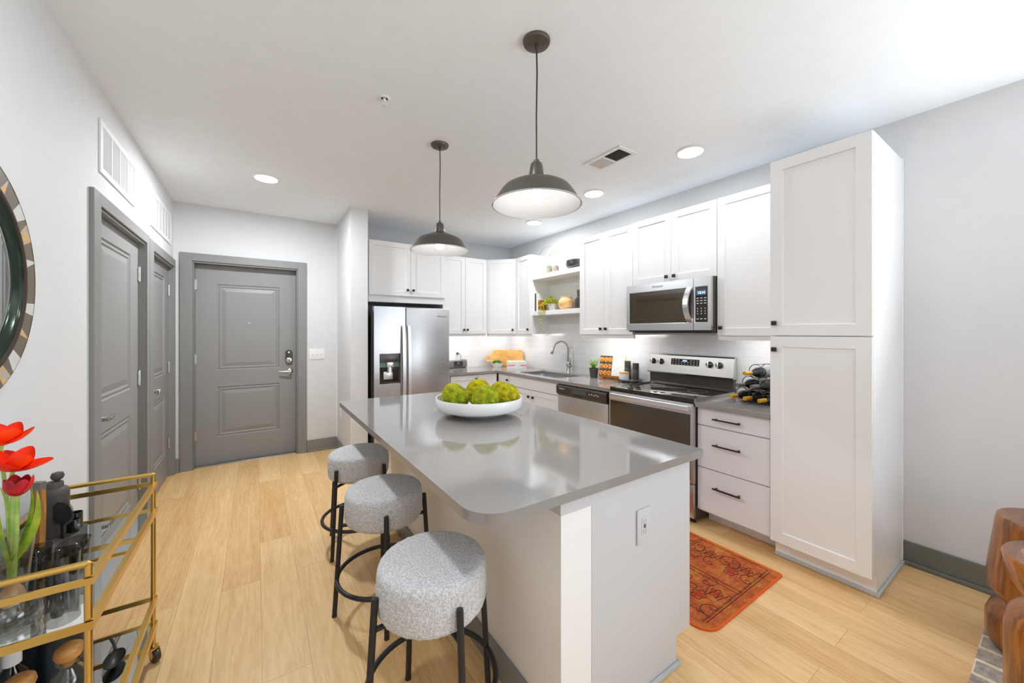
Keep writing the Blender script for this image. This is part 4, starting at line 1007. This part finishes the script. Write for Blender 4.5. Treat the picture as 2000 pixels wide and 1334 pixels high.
# book leaning against the cabinet side
root = thing('book', 'upright white book with a dark spine standing at the end of the lower shelf', 'book', (3.80, -1.10, zl))
b = B(); b.box(3.765, 3.945, -1.112, -1.080, zl+.0005, zl+.235); part(root, 'pages', b, 'paper', False)
b = B(); b.box(3.762, 3.948, -1.116, -1.112, zl+.0005, zl+.238); b.box(3.762, 3.948, -1.080, -1.076, zl+.0005, zl+.238); part(root, 'cover', b, 'bookw', False)
b = B(); b.box(3.760, 3.765, -1.110, -1.082, zl+.0005, zl+.238); part(root, 'spine', b, 'blackpl', False, 'black spine')
b = B(); b.box(3.79, 3.935, -1.1172, -1.116, zl+.015, zl+.15); part(root, 'cover_picture', b, mat('dark_orange_picture', rgb(60, 48, 40), .5, scale=26, color2=rgb(224, 140, 40)), False)
# trailing plant
px, py = 3.83, -1.36
root = thing('trailing_plant', 'yellow green trailing plant in a white pot on the lower shelf', 'potted plant', (px, py, zl))
b = B(); b.lathe([(.045, 0), (.047, .003), (.055, .085), (.05, .085), (.048, .07), (.0, .068)], (px, py, zl), n=30); part(root, 'pot', b, mat('speckled_pot', (.82, .82, .82), .4, scale=40, color2=(.62, .62, .62)))
b = B(); g = random.Random(11)
for k in range(420):
    a = g.uniform(0, 2*PI); q = g.random()**.6; p = W3((px+math.cos(a)*.10*q, py+.03+math.sin(a)*.13*q, zl+.085+.11*(1-q*q)*g.random()))
    aa = g.uniform(0, 2*PI)
    for m in range(3): b.leaf(p+W3((g.uniform(-.01, .01), g.uniform(-.01, .01), g.uniform(-.01, .01))), (math.cos(aa+m*2), math.sin(aa+m*2), g.uniform(-.4, .8)), (0, 0, 1), .022, .010)
part(root, 'foliage', b, 'leafy', False)
for (dx, dy, ln) in ((-.118, .10, .33), (-.125, .07, .24), (-.12, .13, .20), (-.118, .03, .13)):
    b = B(); pts = [W3((px-.03, py+dy*.5, zl+.09)), W3((px-.08, py+dy*.8, zl+.11)), W3((px+dx, py+dy, zl+.06))]
    for k in range(1, 12): pts.append(W3((px+dx-.004*math.sin(k*.9), py+dy+.008*math.sin(k*1.3), zl+.06-ln*k/11)))
    b.tube(pts, .0012, 5)
    for p in pts[1:]:
        for m in range(4): aa = g.uniform(0, 2*PI); b.leaf(p+W3((0, 0, g.uniform(-.012, .012))), (math.cos(aa), math.sin(aa), g.uniform(-.8, .3)), (0, 0, 1), .018, .010)
    part(root, 'trailing_stem', b, 'leafy', False)
b = B(); b.lathe([(.05, 0), (.056, .003), (.086, .035), (.097, .072), (.090, .11), (.068, .137), (.060, .145), (.064, .153), (.062, .158), (.054, .152), (.0, .12)], (3.84, -1.60, zl), n=44)
single('vase', b, 'peach', 'round peach ceramic vase on the lower shelf', 'vase', W3((3.84, -1.60, zl)))
b = B(); b.lathe([(.05, 0), (.066, .004), (.072, .06), (.068, .11), (.045, .135), (.040, .145), (.044, .225), (.041, .225), (.037, .146), (.062, .108), (.068, .06), (.062, .012), (.0, .010)], (3.87, -1.815, zl), n=36)
single('vase', b, 'greyglass', 'grey glass bottle vase at the right end of the lower shelf', 'vase', W3((3.87, -1.815, zl)))

# ================================================================ RUGS
def rug_mat():
    m = bpy.data.materials.new('faded_orange_rug'); m.use_nodes = True; N, L = nodes(m); p = N['Principled BSDF']; p.inputs['Roughness'].default_value = .95
    tc = N.new('ShaderNodeTexCoord'); mp = N.new('ShaderNodeMapping'); L.new(tc.outputs['Object'], mp.inputs[0])
    n = N.new('ShaderNodeTexNoise'); n.inputs['Scale'].default_value = 6; n.inputs['Detail'].default_value = 8; n.inputs['Roughness'].default_value = .75; L.new(mp.outputs[0], n.inputs[0])
    n.inputs['Scale'].default_value = 9; n.inputs['Roughness'].default_value = .82
    r = N.new('ShaderNodeValToRGB'); e = r.color_ramp.elements; e[0].position = .32; e[0].color = (*rgb(128, 52, 14), 1); e[1].position = .70; e[1].color = (*rgb(160, 132, 84), 1)
    for q, c in ((.44, rgb(164, 70, 20)), (.52, rgb(178, 86, 28)), (.60, rgb(184, 116, 34))): x = e.new(q); x.color = (*c, 1)
    L.new(n.outputs[0], r.inputs[0])
    ms = N.new('ShaderNodeMapping'); ms.inputs['Scale'].default_value = (26, 420, 1); L.new(tc.outputs['Object'], ms.inputs[0])
    n2 = N.new('ShaderNodeTexNoise'); n2.inputs['Scale'].default_value = 1; n2.inputs['Detail'].default_value = 2; L.new(ms.outputs[0], n2.inputs[0])
    r2 = N.new('ShaderNodeValToRGB'); r2.color_ramp.elements[0].position = .58; r2.color_ramp.elements[1].position = .74; L.new(n2.outputs[0], r2.inputs[0])
    mx = N.new('ShaderNodeMix'); mx.data_type = 'RGBA'; mx.inputs[7].default_value = (*rgb(222, 160, 110), 1)
    mm = N.new('ShaderNodeMath'); mm.operation = 'MULTIPLY'; mm.inputs[1].default_value = .8; L.new(r2.outputs[0], mm.inputs[0])
    L.new(mm.outputs[0], mx.inputs[0]); L.new(r.outputs[0], mx.inputs[6]); L.new(mx.outputs[2], p.inputs['Base Color'])
    return m
X0, X1, Y0, Y1 = 2.46, 3.25, -4.085, -2.0
root = thing('runner_rug', 'faded orange patterned runner rug between island and range', 'rug', ((X0+X1)/2, (Y0+Y1)/2, 0))
b = B(); b.prism(rrect(X0, X1, Y0, Y1, (.02, .02, .09, .015), 8), .001, .008, bev=.001); pile = b
b = B(); b.tube([(x, y, .0055) for x, y in rrect(X0, X1, Y0, Y1, (.02, .02, .09, .015), 8)], .006, 8, closed=True); part(root, 'binding', b, mat('orange_binding', rgb(222, 92, 20), .8), label='bright orange bound edge')
b = pile; zr = .0088
def smooth(P, m=6):
    P = [W3((x, y, 0)) for x, y in P]; out = []
    for i in range(len(P)-1):
        a, b_, c, d = P[max(i-1, 0)], P[i], P[i+1], P[min(i+2, len(P)-1)]
        for k in range(m):
            t = k/m; out.append(.5*((2*b_)+(c-a)*t+(2*a-5*b_+4*c-d)*t*t+(3*b_-a-3*c+d)*t**3))
    return [(v.x, v.y) for v in out]+[(P[-1].x, P[-1].y)]
def ln(pts, w=.0026): b.sweep([W3((x, y, zr)) for x, y in pts], (0, 0, 1), .0007, w/2, mi=1)
def scroll(cx, cy, s, fx_, fy_):
    ln([(cx+fx_*x*s, cy+fy_*y*s) for x, y in smooth([(-.11, -.02), (-.085, .03), (-.04, .045), (0, .02), (.012, -.018), (-.012, -.034), (-.032, -.014), (-.018, .006)])])
def pal(cx, cy, r0, red):
    ln([(cx+r0*(1+.16*math.cos(5*t))*math.cos(t), cy+r0*.8*(1+.16*math.cos(5*t))*math.sin(t)) for t in [2*PI*k/40 for k in range(41)]])
    if red: b.lathe([(r0*.62, 0), (r0*.5, .0004), (.0, .0005)], (cx, cy, zr-.0006), n=16, mi=2)
for x in (X0+.11, X0+.40, X0+.43, X1-.025): ln([(x, Y0+.055), (x, Y1-.05)])
for y in (Y0+.048, Y0+.46, Y0+.475, Y0+.93, Y0+1.4): ln([(X0+.06, y), (X1-.025, y)])
g = random.Random(4)
for k in range(9):
    y = Y0+.13+.215*k
    for (cx, sgn) in ((X0+.255, 1), (X1-.19, -1)):
        pal(cx+.055, y, .034, True); pal(cx-.03, y+.05, .040, k % 2 == 0)
        scroll(cx-.06, y-.04, .8, sgn, 1); scroll(cx+.09, y+.07, .75, -sgn, -1); scroll(cx+.02, y+.115, .9, sgn, 1)
        ln([(cx+.10*math.sin(t*2.2)*.5+.05, y-.07+.02*t) for t in [q*.5 for q in range(14)]])
for k in range(60):
    x, y = g.uniform(X0+.05, X1-.05), Y0+.052+.006; x = X0+.06+k*.0118; b.box(x-.002, x+.002, y, y+.010, zr-.0004, zr+.0003, mi=1)
part(root, 'pile', b, [rug_mat(), mat('rug_outline', rgb(58, 34, 26), .95), mat('rug_red', rgb(168, 52, 26), .95, scale=60)], False)
# area rug
def brickrug():
    m = bpy.data.materials.new('grey_block_rug'); m.use_nodes = True; N, L = nodes(m); p = N['Principled BSDF']; p.inputs['Roughness'].default_value = .95
    tc = N.new('ShaderNodeTexCoord'); mp = N.new('ShaderNodeMapping'); L.new(tc.outputs['Object'], mp.inputs[0]); mp.inputs['Rotation'].default_value = (0, 0, PI/2)
    br = N.new('ShaderNodeTexBrick'); L.new(mp.outputs[0], br.inputs[0]); br.inputs['Scale'].default_value = 1; br.inputs['Brick Width'].default_value = .26; br.inputs['Row Height'].default_value = .115; br.inputs['Mortar Size'].default_value = .011
    br.inputs['Color1'].default_value = (*rgb(188, 178, 164), 1); br.inputs['Color2'].default_value = (*rgb(164, 154, 140), 1); br.inputs['Mortar'].default_value = (*rgb(226, 214, 192), 1)
    n = N.new('ShaderNodeTexNoise'); n.inputs['Scale'].default_value = 40; n.inputs['Detail'].default_value = 5; L.new(tc.outputs['Object'], n.inputs[0])
    mx = N.new('ShaderNodeMix'); mx.data_type = 'RGBA'; mx.blend_type = 'OVERLAY'; mx.inputs[0].default_value = .8
    L.new(br.outputs[0], mx.inputs[6]); L.new(n.outputs[0], mx.inputs[7]); L.new(mx.outputs[2], p.inputs['Base Color'])
    return m
b = B(); b.box(1.2, 3.76, -6.6, -4.79, .001, .012, bev=.004); single('area_rug', b, brickrug(), 'grey brick patterned area rug at the bottom right', 'rug', smooth=False)

# ================================================================ CARVED WOOD STOOLS (bottom right)
def carved(label, x, y, prof, dish):
    root = thing('side_table', label, 'side table', (x, y, .012), 'carved acacia wood side tables')
    b = B(); b.lathe(prof, (x, y, .012), n=64, cap1=False); part(root, 'body', b, 'acacia')
    zt_, rt = prof[-1][1], prof[-1][0]
    b = B(); b.lathe(([(rt, zt_), (rt*.80, zt_), (rt*.76, zt_-.012), (.0, zt_-.013)] if dish else [(rt, zt_), (rt*.5, zt_+.001), (.0, zt_+.001)]), (x, y, .012), n=64, cap0=False); part(root, 'top', b, 'acaciatop')
    return root
carved('tall carved acacia side table behind the dished one, toward the right wall', 3.54, -5.0, [(.17, 0), (.195, .015), (.205, .05), (.205, .13), (.19, .175), (.155, .20), (.15, .21), (.17, .222), (.20, .26), (.205, .28), (.198, .36), (.176, .56), (.171, .585), (.166, .59)], False)
carved('carved acacia side table with a dished top, nearest the viewer', 3.06, -5.077, [(.17, 0), (.195, .015), (.20, .06), (.20, .33), (.19, .385), (.165, .415), (.14, .425), (.14, .435), (.155, .445), (.185, .50), (.20, .56), (.205, .59), (.20, .60)], True)

# ================================================================ MIRROR
my, mz, mr = -3.31, 1.594, .39
fr = Fr((0, my, mz), (0, 1, 0), (0, 0, 1), (1, 0, 0))
root = thing('wall_mirror', 'round wall mirror with a mosaic frame on the left wall', 'mirror', (0, my, mz))
def ring_pt(a, r, w): return fr(r*math.cos(a), r*math.sin(a), w)
b = B(); n = 96
b.loft([[ring_pt(2*PI*k/n, r, w) for k in range(n)] for r, w in ((mr-.004, .001), (mr, .004), (mr, .026), (mr-.006, .030))], False, False); part(root, 'rim', b, 'black')
b = B(); g = random.Random(9); ri, ro = mr-.066, mr-.005
cuts = [0]; 
while cuts[-1] < 2*PI-.2: cuts.append(cuts[-1]+(g.uniform(.13, .19) if len(cuts) % 2 else g.uniform(.09, .13)))
cuts[-1] = 2*PI
seq = [0, 1, 0, 2, 0, 1, 0, 2]
for i, (a, c) in enumerate(zip(cuts, cuts[1:])):
    sk0 = .05*math.sin(i*2.1); sk1 = .05*math.sin((i+1)*2.1) if i+2 < len(cuts) else 0
    if i == 0: sk0 = 0
    st_ = 4
    for q in range(st_):
        t0, t1 = q/st_, (q+1)/st_
        A = lambda t, o: a+(c-a)*t+((sk0*(1-t)+sk1*t) if o else 0)
        b.quad([ring_pt(A(t0, 0), ri, .026), ring_pt(A(t0, 1), ro, .029), ring_pt(A(t1, 1), ro, .029), ring_pt(A(t1, 0), ri, .026)], seq[i % 8])
part(root, 'mosaic_frame', b, ['mosaicd', 'mosaicw', 'mosaicy'], False)
b = B(); b.loft([[ring_pt(2*PI*k/n, r, w) for k in range(n)] for r, w in ((ri, .026), (ri-.004, .033), (ri-.012, .034), (ri-.020, .030))], False, False); im = part(root, 'inner_moulding', b, 'bronze')
b = B(); b.loft([[ring_pt(2*PI*k/n, r, w) for k in range(n)] for r, w in ((ri-.020, .030), (ri-.030, .022), (ri-.048, .017), (ri-.056, .012))], False, False); part(im, 'bevelled_edge', b, mat('dark_green_bevel', rgb(44, 58, 48), .12, .5))  # dark reflection in the mirror bevel put into its colour
b = B(); b.lathe([(ri-.055, .012), (.0, .0125)], (0, my, mz), (1, 0, 0), n); part(root, 'mirror_glass', b, 'mirror')

# ================================================================ BAR CART
cx0, cx1, cy0, cy1 = .034, .328, -3.567, -2.815
root = thing('bar_cart', 'brass bar cart with mirrored shelves at the lower left', 'bar cart', ((cx0+cx1)/2, (cy0+cy1)/2, 0))
for x in (cx0, cx1):
    for y in (cy0, cy1):
        b = B(); b.cyl((x, y, .062), (x, y, .806), .0085, 12); part(root, 'post', b, 'brass')
for y in (cy0, cy1):
    b = B(); b.tube([(cx0, y, .806), (cx1, y, .806)], .0085, 12); b.lathe([(.0085, 0), (.0, .0085)], (cx1, y, .806), (1, 0, 0), 12); b.lathe([(.0085, 0), (.0, .0085)], (cx0, y, .806), (-1, 0, 0), 12); part(root, 'end_handle', b, 'brass')
def rails(z, h=.018, t=.006):
    b = B()
    b.box(cx1-.004, cx1+.013, cy0-.014, cy1+.014, z-h/2, z+h/2); b.box(cx0-.013, cx0+.004, cy0-.014, cy1+.014, z-h/2, z+h/2)
    b.box(cx0-.011, cx1+.011, cy0-.013, cy0-.007, z-h/2, z+h/2); b.box(cx0-.011, cx1+.011, cy1+.007, cy1+.013, z-h/2, z+h/2)
    return b
part(root, 'upper_guard_rail', rails(.763), 'brass', False); part(root, 'lower_guard_rail', rails(.262), 'brass', False)
for z, nm in ((.645, 'upper_shelf'), (.151, 'lower_shelf')):
    s = part(root, nm+'_frame', rails(z, .022), 'brass', False)
    b = B(); b.box(cx0-.002, cx1+.002, cy0-.007, cy1+.007, z-.004, z+.004); part(s, nm, b, 'mirror', False)
for x in (cx0, cx1):
    for y in (cy0, cy1):
        b = B(); b.box(x-.016, x+.016, y-.016, y+.016, .056, .062); b.lathe([(.012, .062), (.010, .072)], (x, y, 0), n=12); b.prism([(-.012, .056), (.012, .056), (.026, .030), (.018, .018), (.008, .022)], -.016, -.013, Fr((x, y, 0), (.6, -.8, 0), (0, 0, 1), (.8, .6, 0))); b.prism([(-.012, .056), (.012, .056), (.026, .030), (.018, .018), (.008, .022)], .013, .016, Fr((x, y, 0), (.6, -.8, 0), (0, 0, 1), (.8, .6, 0)))
        cs = part(root, 'caster', b, 'brass', False)
        fw = Fr((x, y, 0), (.6, -.8, 0), (0, 0, 1), (.8, .6, 0)); b = B(); b.lathe([(.006, -.012), (.020, -.012), (.0235, -.008), (.0235, .008), (.020, .012), (.006, .012)], fw(.014, .0237, 0), fw.w, 24); part(cs, 'wheel', b, 'blackpl')
ZS, ZL = .6492, .1552
# vase with tulips
vx, vy = .165, -3.475
b = B(); out = [(.040, 0), (.050, .004), (.056, .025), (.050, .052), (.030, .074), (.0265, .085), (.030, .11), (.036, .18), (.042, .245), (.043, .25)]
inn = [(.041, .25), (.040, .245), (.034, .18), (.028, .11), (.0245, .086), (.027, .073), (.046, .050), (.052, .026), (.046, .008), (.0, .006)]
b.lathe(out+inn, (vx, vy, ZS), n=40); single('bulb_vase', b, 'glass', 'clear glass bulb vase holding the tulips on the cart', 'vase', W3((vx, vy, ZS)))
def petal(b, c, ax_, ang, ln_, wd, th0, th1):
    ax_ = W3(ax_).normalized(); u = ax_.orthogonal().normalized(); v = ax_.cross(u)
    rad = u*math.cos(ang)+v*math.sin(ang); tan = ax_.cross(rad); nu, nv = 8, 12; grid = []; p = W3(c)
    for j in range(nv+1):
        t = j/nv; th = th0+(th1-th0)*t**.8; d = ax_*math.cos(th)+rad*math.sin(th); inw = ax_*math.sin(th)-rad*math.cos(th)
        w = wd*max(.10, math.sin(PI*min(1, .10+.86*t**.85)))**.62*(1 if t < .97 else .75); row = []
        for i in range(nu+1):
            q = (i/nu-.5)*2; row.append(b.bm.verts.new(p+tan*q*w*.5+inw*q*q*w*.22))
        grid.append(row); p = p+d*(ln_/nv)
    for j in range(nv):
        for i in range(nu): f = b.bm.faces.new((grid[j][i], grid[j][i+1], grid[j+1][i+1], grid[j+1][i])); f.smooth = True
def tulip(label, base, ax_, ln_, wd, ths, m, p0, mids, leafs):
    root = thing('tulip', label, 'flower', p0, 'tulips in the glass bulb vase')
    base = W3(base); ax_ = W3(ax_).normalized(); b = B()
    for k, (t0, t1) in enumerate(ths): petal(b, base+ax_*.0015*(k % 2), ax_, 2*PI*k/len(ths)*1.0+.4, ln_*(1 if k % 2 else .94), wd, t0, t1)
    part(root, 'bloom', b, m, ang=180)
    b = B(); P = [W3(p0)]+[W3(q) for q in mids]+[base-ax_*.02, base+ax_*.003]; pts = []
    for i in range(len(P)-1):
        a, q, c, d = P[max(i-1, 0)], P[i], P[i+1], P[min(i+2, len(P)-1)]
        for k in range(6):
            t = k/6; pts.append(.5*((2*q)+(c-a)*t+(2*a-5*q+4*c-d)*t*t+(3*q-a-3*c+d)*t**3))
    b.tube(pts+[P[-1]], .0042, 10); part(root, 'stem', b, 'stem')
    for (q, tip, sid, w, bend) in leafs:
        b = B(); q, tip = W3(q), W3(tip); d = tip-q; sdv = W3(sid).normalized(); nrm_ = d.normalized().cross(sdv).normalized(); L1 = []
        for k in range(13):
            t = k/12; c_ = q+d*t+nrm_*bend*math.sin(PI*t); ww = w*(math.sin(PI*min(1, .16+.84*t))**.8 if k < 12 else .02)
            L1.append([c_+sdv*x*ww+nrm_*x*x*ww*.45 for x in (-1, -.5, 0, .5, 1)])
        for A, C in zip(L1, L1[1:]):
            for i in range(4): f = b.quad([A[i], A[i+1], C[i+1], C[i]]); f.smooth = True
        bmesh.ops.remove_doubles(b.bm, verts=b.bm.verts, dist=1e-6)
        part(root, 'leaf', b, 'tleaf', ang=180)
    return root
R_ = math.radians
vr = W3((.54, -.84, 0))                               # sideways across the view of the cart
bt = W3((vx, vy, ZS+.115))
t1 = tulip('wide open orange red tulip, the lower of the two open blooms', (.168, -3.478, 1.056), (.16, -.16, .95), .074, .056,
           [(R_(62), R_(12)), (R_(85), R_(40)), (R_(60), R_(0)), (R_(80), R_(16)), (R_(62), R_(4)), (R_(90), R_(46))], 'tred', bt+W3((-.004, .006, 0)), [(.166, -3.474, .90), (.167, -3.476, 1.0)],
           [((.168, -3.482, .82), (.232, -3.548, 1.018), vr, .019, .012), ((.162, -3.478, .80), (.128, -3.440, .985), vr, .017, -.01)])
t2 = tulip('orange red tulip at the top of the bunch', (.142, -3.452, 1.124), (.18, -.12, .95), .070, .052,
           [(R_(62), R_(2)), (R_(85), R_(24)), (R_(60), R_(-4)), (R_(88), R_(40)), (R_(62), R_(0)), (R_(80), R_(14))], 'tred', bt+W3((-.008, .010, 0)), [(.158, -3.468, .90), (.150, -3.460, 1.0)],
           [((.158, -3.468, .82), (.120, -3.412, 1.01), vr, .018, .01)])
t3 = tulip('closed crimson tulip below the open blooms', (.186, -3.508, .998), (.05, -.05, 1), .062, .038,
           [(R_(70), R_(-14)), (R_(75), R_(-18)), (R_(70), R_(-14)), (R_(75), R_(-18)), (R_(70), R_(-14)), (R_(75), R_(-18))], 'tdark', bt+W3((.006, -.008, 0)), [(.180, -3.494, .88)],
           [((.165, -3.462, .83), (.175, -3.400, .99), vr, .012, .008)])
b = B(); b.lathe([(.006, 0), (.018, .006), (.024, .022), (.020, .042), (.010, .058), (.005, .066)], (vx, vy, ZS+.052), n=24)
for v in b.bm.verts: v.co += W3((noise.noise(v.co*90), noise.noise(v.co*90+W3((5, 0, 0))), 0))*.0015
part(t1, 'bulb', b, 'bulb')
# smoked tumblers
def tumbler(label):
    root = thing('tumbler', label, 'drinking glass', (0, 0, 0), 'smoked glass tumblers on the cart')
    b = B(); b.lathe([(.031, 0), (.034, .002), (.0385, .10), (.0375, .101), (.0365, .10), (.032, .012), (.0, .010)], (0, 0, 0), n=40); part(root, 'glass', b, 'smoke')
    return root
tm = tumbler('smoked tumbler on the cart nearest its rear post, right of four')
tlist = [tm]+[copy_tree(tm) for _ in range(3)]
for o, (x, y), lb in zip(tlist, ((.209, -3.229), (.210, -3.321), (.128, -3.232), (.122, -3.325)), (None, 'smoked tumbler on the cart closest to its front rail', 'smoked tumbler on the cart beside the wooden handle', 'smoked tumbler on the cart between the vase and the other glasses')):
    o.location = (x, y, ZS)
    if lb: o['label'] = lb
# tray and bar tools
b = B(); b.box(.042, .160, -3.11, -2.92, ZS, ZS+.040, bev=.002)
single('tool_block', b, 'charc', 'dark rectangular bar tool block on the cart', 'tool stand', smooth=False); ZB = ZS+.0402
root = thing('cocktail_shaker', 'dark grey cocktail shaker with a round knob on the cart', 'cocktail shaker', (.082, -2.985, ZB))
o = (.088, -2.975, ZB)
b = B(); b.lathe([(.036, 0), (.038, .002), (.040, .145), (.040, .15)], o, n=32); part(root, 'cup', b, 'charc')
b = B(); b.lathe([(.040, .150), (.039, .158), (.034, .166), (.026, .17), (.025, .185), (.022, .190), (.0, .192)], o, n=32, cap0=False); part(root, 'cap', b, 'charc')
b = B(); b.lathe([(.006, .191), (.007, .194), (.014, .199), (.018, .209), (.014, .221), (.0, .225)], (.097, -2.972, ZB), n=20); part(root, 'knob', b, 'charc')
root = thing('muddler', 'flat wooden handled bar tool standing on the cart', 'bar tool', (.082, -3.05, ZB))
fq = Fr((.082, -3.068, ZB), (.85, -.5, 0), (0, 0, 1), (-.5, -.85, 0)); b = B(); b.prism([(-.014, 0), (.014, 0), (.016, .12), (.0155, .222), (-.0155, .222), (-.016, .12)], -.009, .009, fq, .003); part(root, 'handle', b, 'toolwood', False)
b = B(); b.box(-.0158, .0158, .195, .2225, -.0093, .0093, fq, .001); part(root, 'end_cap', b, mat('dark_wood_cap', rgb(112, 104, 96), .5), False)
root = thing('cocktail_strainer', 'black coil rimmed cocktail strainer standing on the cart', 'strainer', (.125, -2.99, ZB))
fq = Fr((.128, -3.028, ZB+.088), (.80, -.6, 0), (0, 0, 1), (-.6, -.80, 0)); b = B(); b.lathe([(.0, 0), (.036, .001), (.038, .003), (.036, .005), (.0, .006)], fq(0, 0, 0), fq.w, 40); part(root, 'plate', b, 'black')
b = B(); pts = []
for k in range(360): a = 2*PI*k/360; q = 22*a; pts.append(fq((.038+.0045*math.cos(q*2))*math.cos(a), (.038+.0045*math.cos(q*2))*math.sin(a), .003+.0045*math.sin(q*2)))
b.tube(pts, .0008, 5, closed=True); part(root, 'coil', b, 'black')
b = B(); b.box(-.007, .007, -.088, -.036, .001, .005, fq, .001); part(root, 'handle', b, 'black', False)
for (x, y, r, h, lb) in ((.142, -2.985, .015, .045, 'small dark jigger cup on the cart beside the strainer'), (.132, -2.942, .021, .055, 'larger dark jigger cup at the back of the bar tool block')):
    b = B(); b.lathe([(r*.8, 0), (r, .004), (r, h), (r-.002, h), (r-.003, .008), (.0, .006)], (x, y, ZB), n=24); single('jigger', b, mat('gunmetal', (.09, .09, .10), .18, .9), lb, 'jigger', W3((x, y, ZB)), 'jiggers on the cart')
# lower shelf: ice bucket, stoppered bottles, dark bottle, ladle
root = thing('ice_bucket', 'tall dark ice bucket on the lower cart shelf', 'ice bucket', (.125, -3.10, ZL))
o = (.125, -3.10, ZL)
b = B(); b.lathe([(.070, 0), (.076, .004), (.078, .30), (.078, .335)], o, n=48, cap1=False); part(root, 'body', b, mat('dark_navy_steel', rgb(52, 58, 68), .28, .6))
b = B(); b.lathe([(.0785, .335), (.0795, .338), (.0795, .405), (.077, .408), (.072, .405), (.070, .30), (.0, .28)], o, n=48, cap0=False); part(root, 'rim_band', b, mat('brown_grey_band', rgb(112, 100, 88), .35, .4))
def stopper_bottle(label):
    root = thing('decanter', label, 'bottle', (0, 0, 0), 'glass bottles with wooden stoppers')
    b = B(); b.lathe([(.036, 0), (.042, .004), (.045, .03), (.045, .19), (.038, .222), (.022, .240), (.021, .256), (.028, .262), (.028, .266), (.018, .266), (.018, .241), (.034, .220), (.041, .19), (.041, .03), (.034, .010), (.0, .008)], (0, 0, 0), n=40); part(root, 'glass', b, 'glass')
    b = B(); b.lathe([(.015, .250), (.017, .267), (.027, .272), (.033, .287), (.030, .302), (.019, .311), (.0, .314)], (0, 0, 0), n=32); part(root, 'stopper', b, 'cork')
    return root
s1 = stopper_bottle('clear decanter with a round wooden stopper, beside the front post of the cart'); s2 = copy_tree(s1)
s1.location = (.222, -3.316, ZL); s2.location = (.152, -3.400, ZL); s2['label'] = 'clear decanter with a wooden stopper, at the bottom left picture edge'
root = thing('liquor_bottle', 'nearly black bottle with a white cap on the lower cart shelf', 'bottle', (.092, -3.262, ZL))
o = (.092, -3.262, ZL)
b = B(); b.lathe([(.034, 0), (.037, .003), (.037, .22), (.030, .25), (.016, .268), (.015, .295)], o, n=30); part(root, 'glass', b, 'redwine')
b = B(); b.lathe([(.019, .275), (.019, .335), (.017, .337), (.0, .337)], o, n=24); part(root, 'cap', b, 'plate')
root = thing('scoop', 'black oval scoop lying on the lower mirrored shelf', 'scoop', (.25, -2.98, ZL))
b = B(); rows_ = []
for j in range(8):
    t = j/7; rr = t; rows_.append([W3((.25+.030*rr*math.cos(a)*1.0, -3.0+.055*rr*math.sin(a), ZL+.004+.022*t*t)) for a in [2*PI*k/28 for k in range(28)]])
rows_ += [[p+W3((0, 0, -.002)) for p in r_] for r_ in rows_[::-1]]
rows_[0] = [W3((.25, -3.0, ZL+.004))+(p-W3((.25, -3.0, ZL+.004)))*.001 for p in rows_[1]]
rows_[-1] = [W3((.25, -3.0, ZL+.002))+(p-W3((.25, -3.0, ZL+.002)))*.001 for p in rows_[-2]]
b.loft(rows_, False, False); part(root, 'bowl', b, 'black')
b = B(); b.tube([(.243, -2.95, ZL+.023), (.232, -2.92, ZL+.03), (.210, -2.87, ZL+.034)], .005, 8, rs=[.006, .005, .0055]); part(root, 'handle', b, 'black')
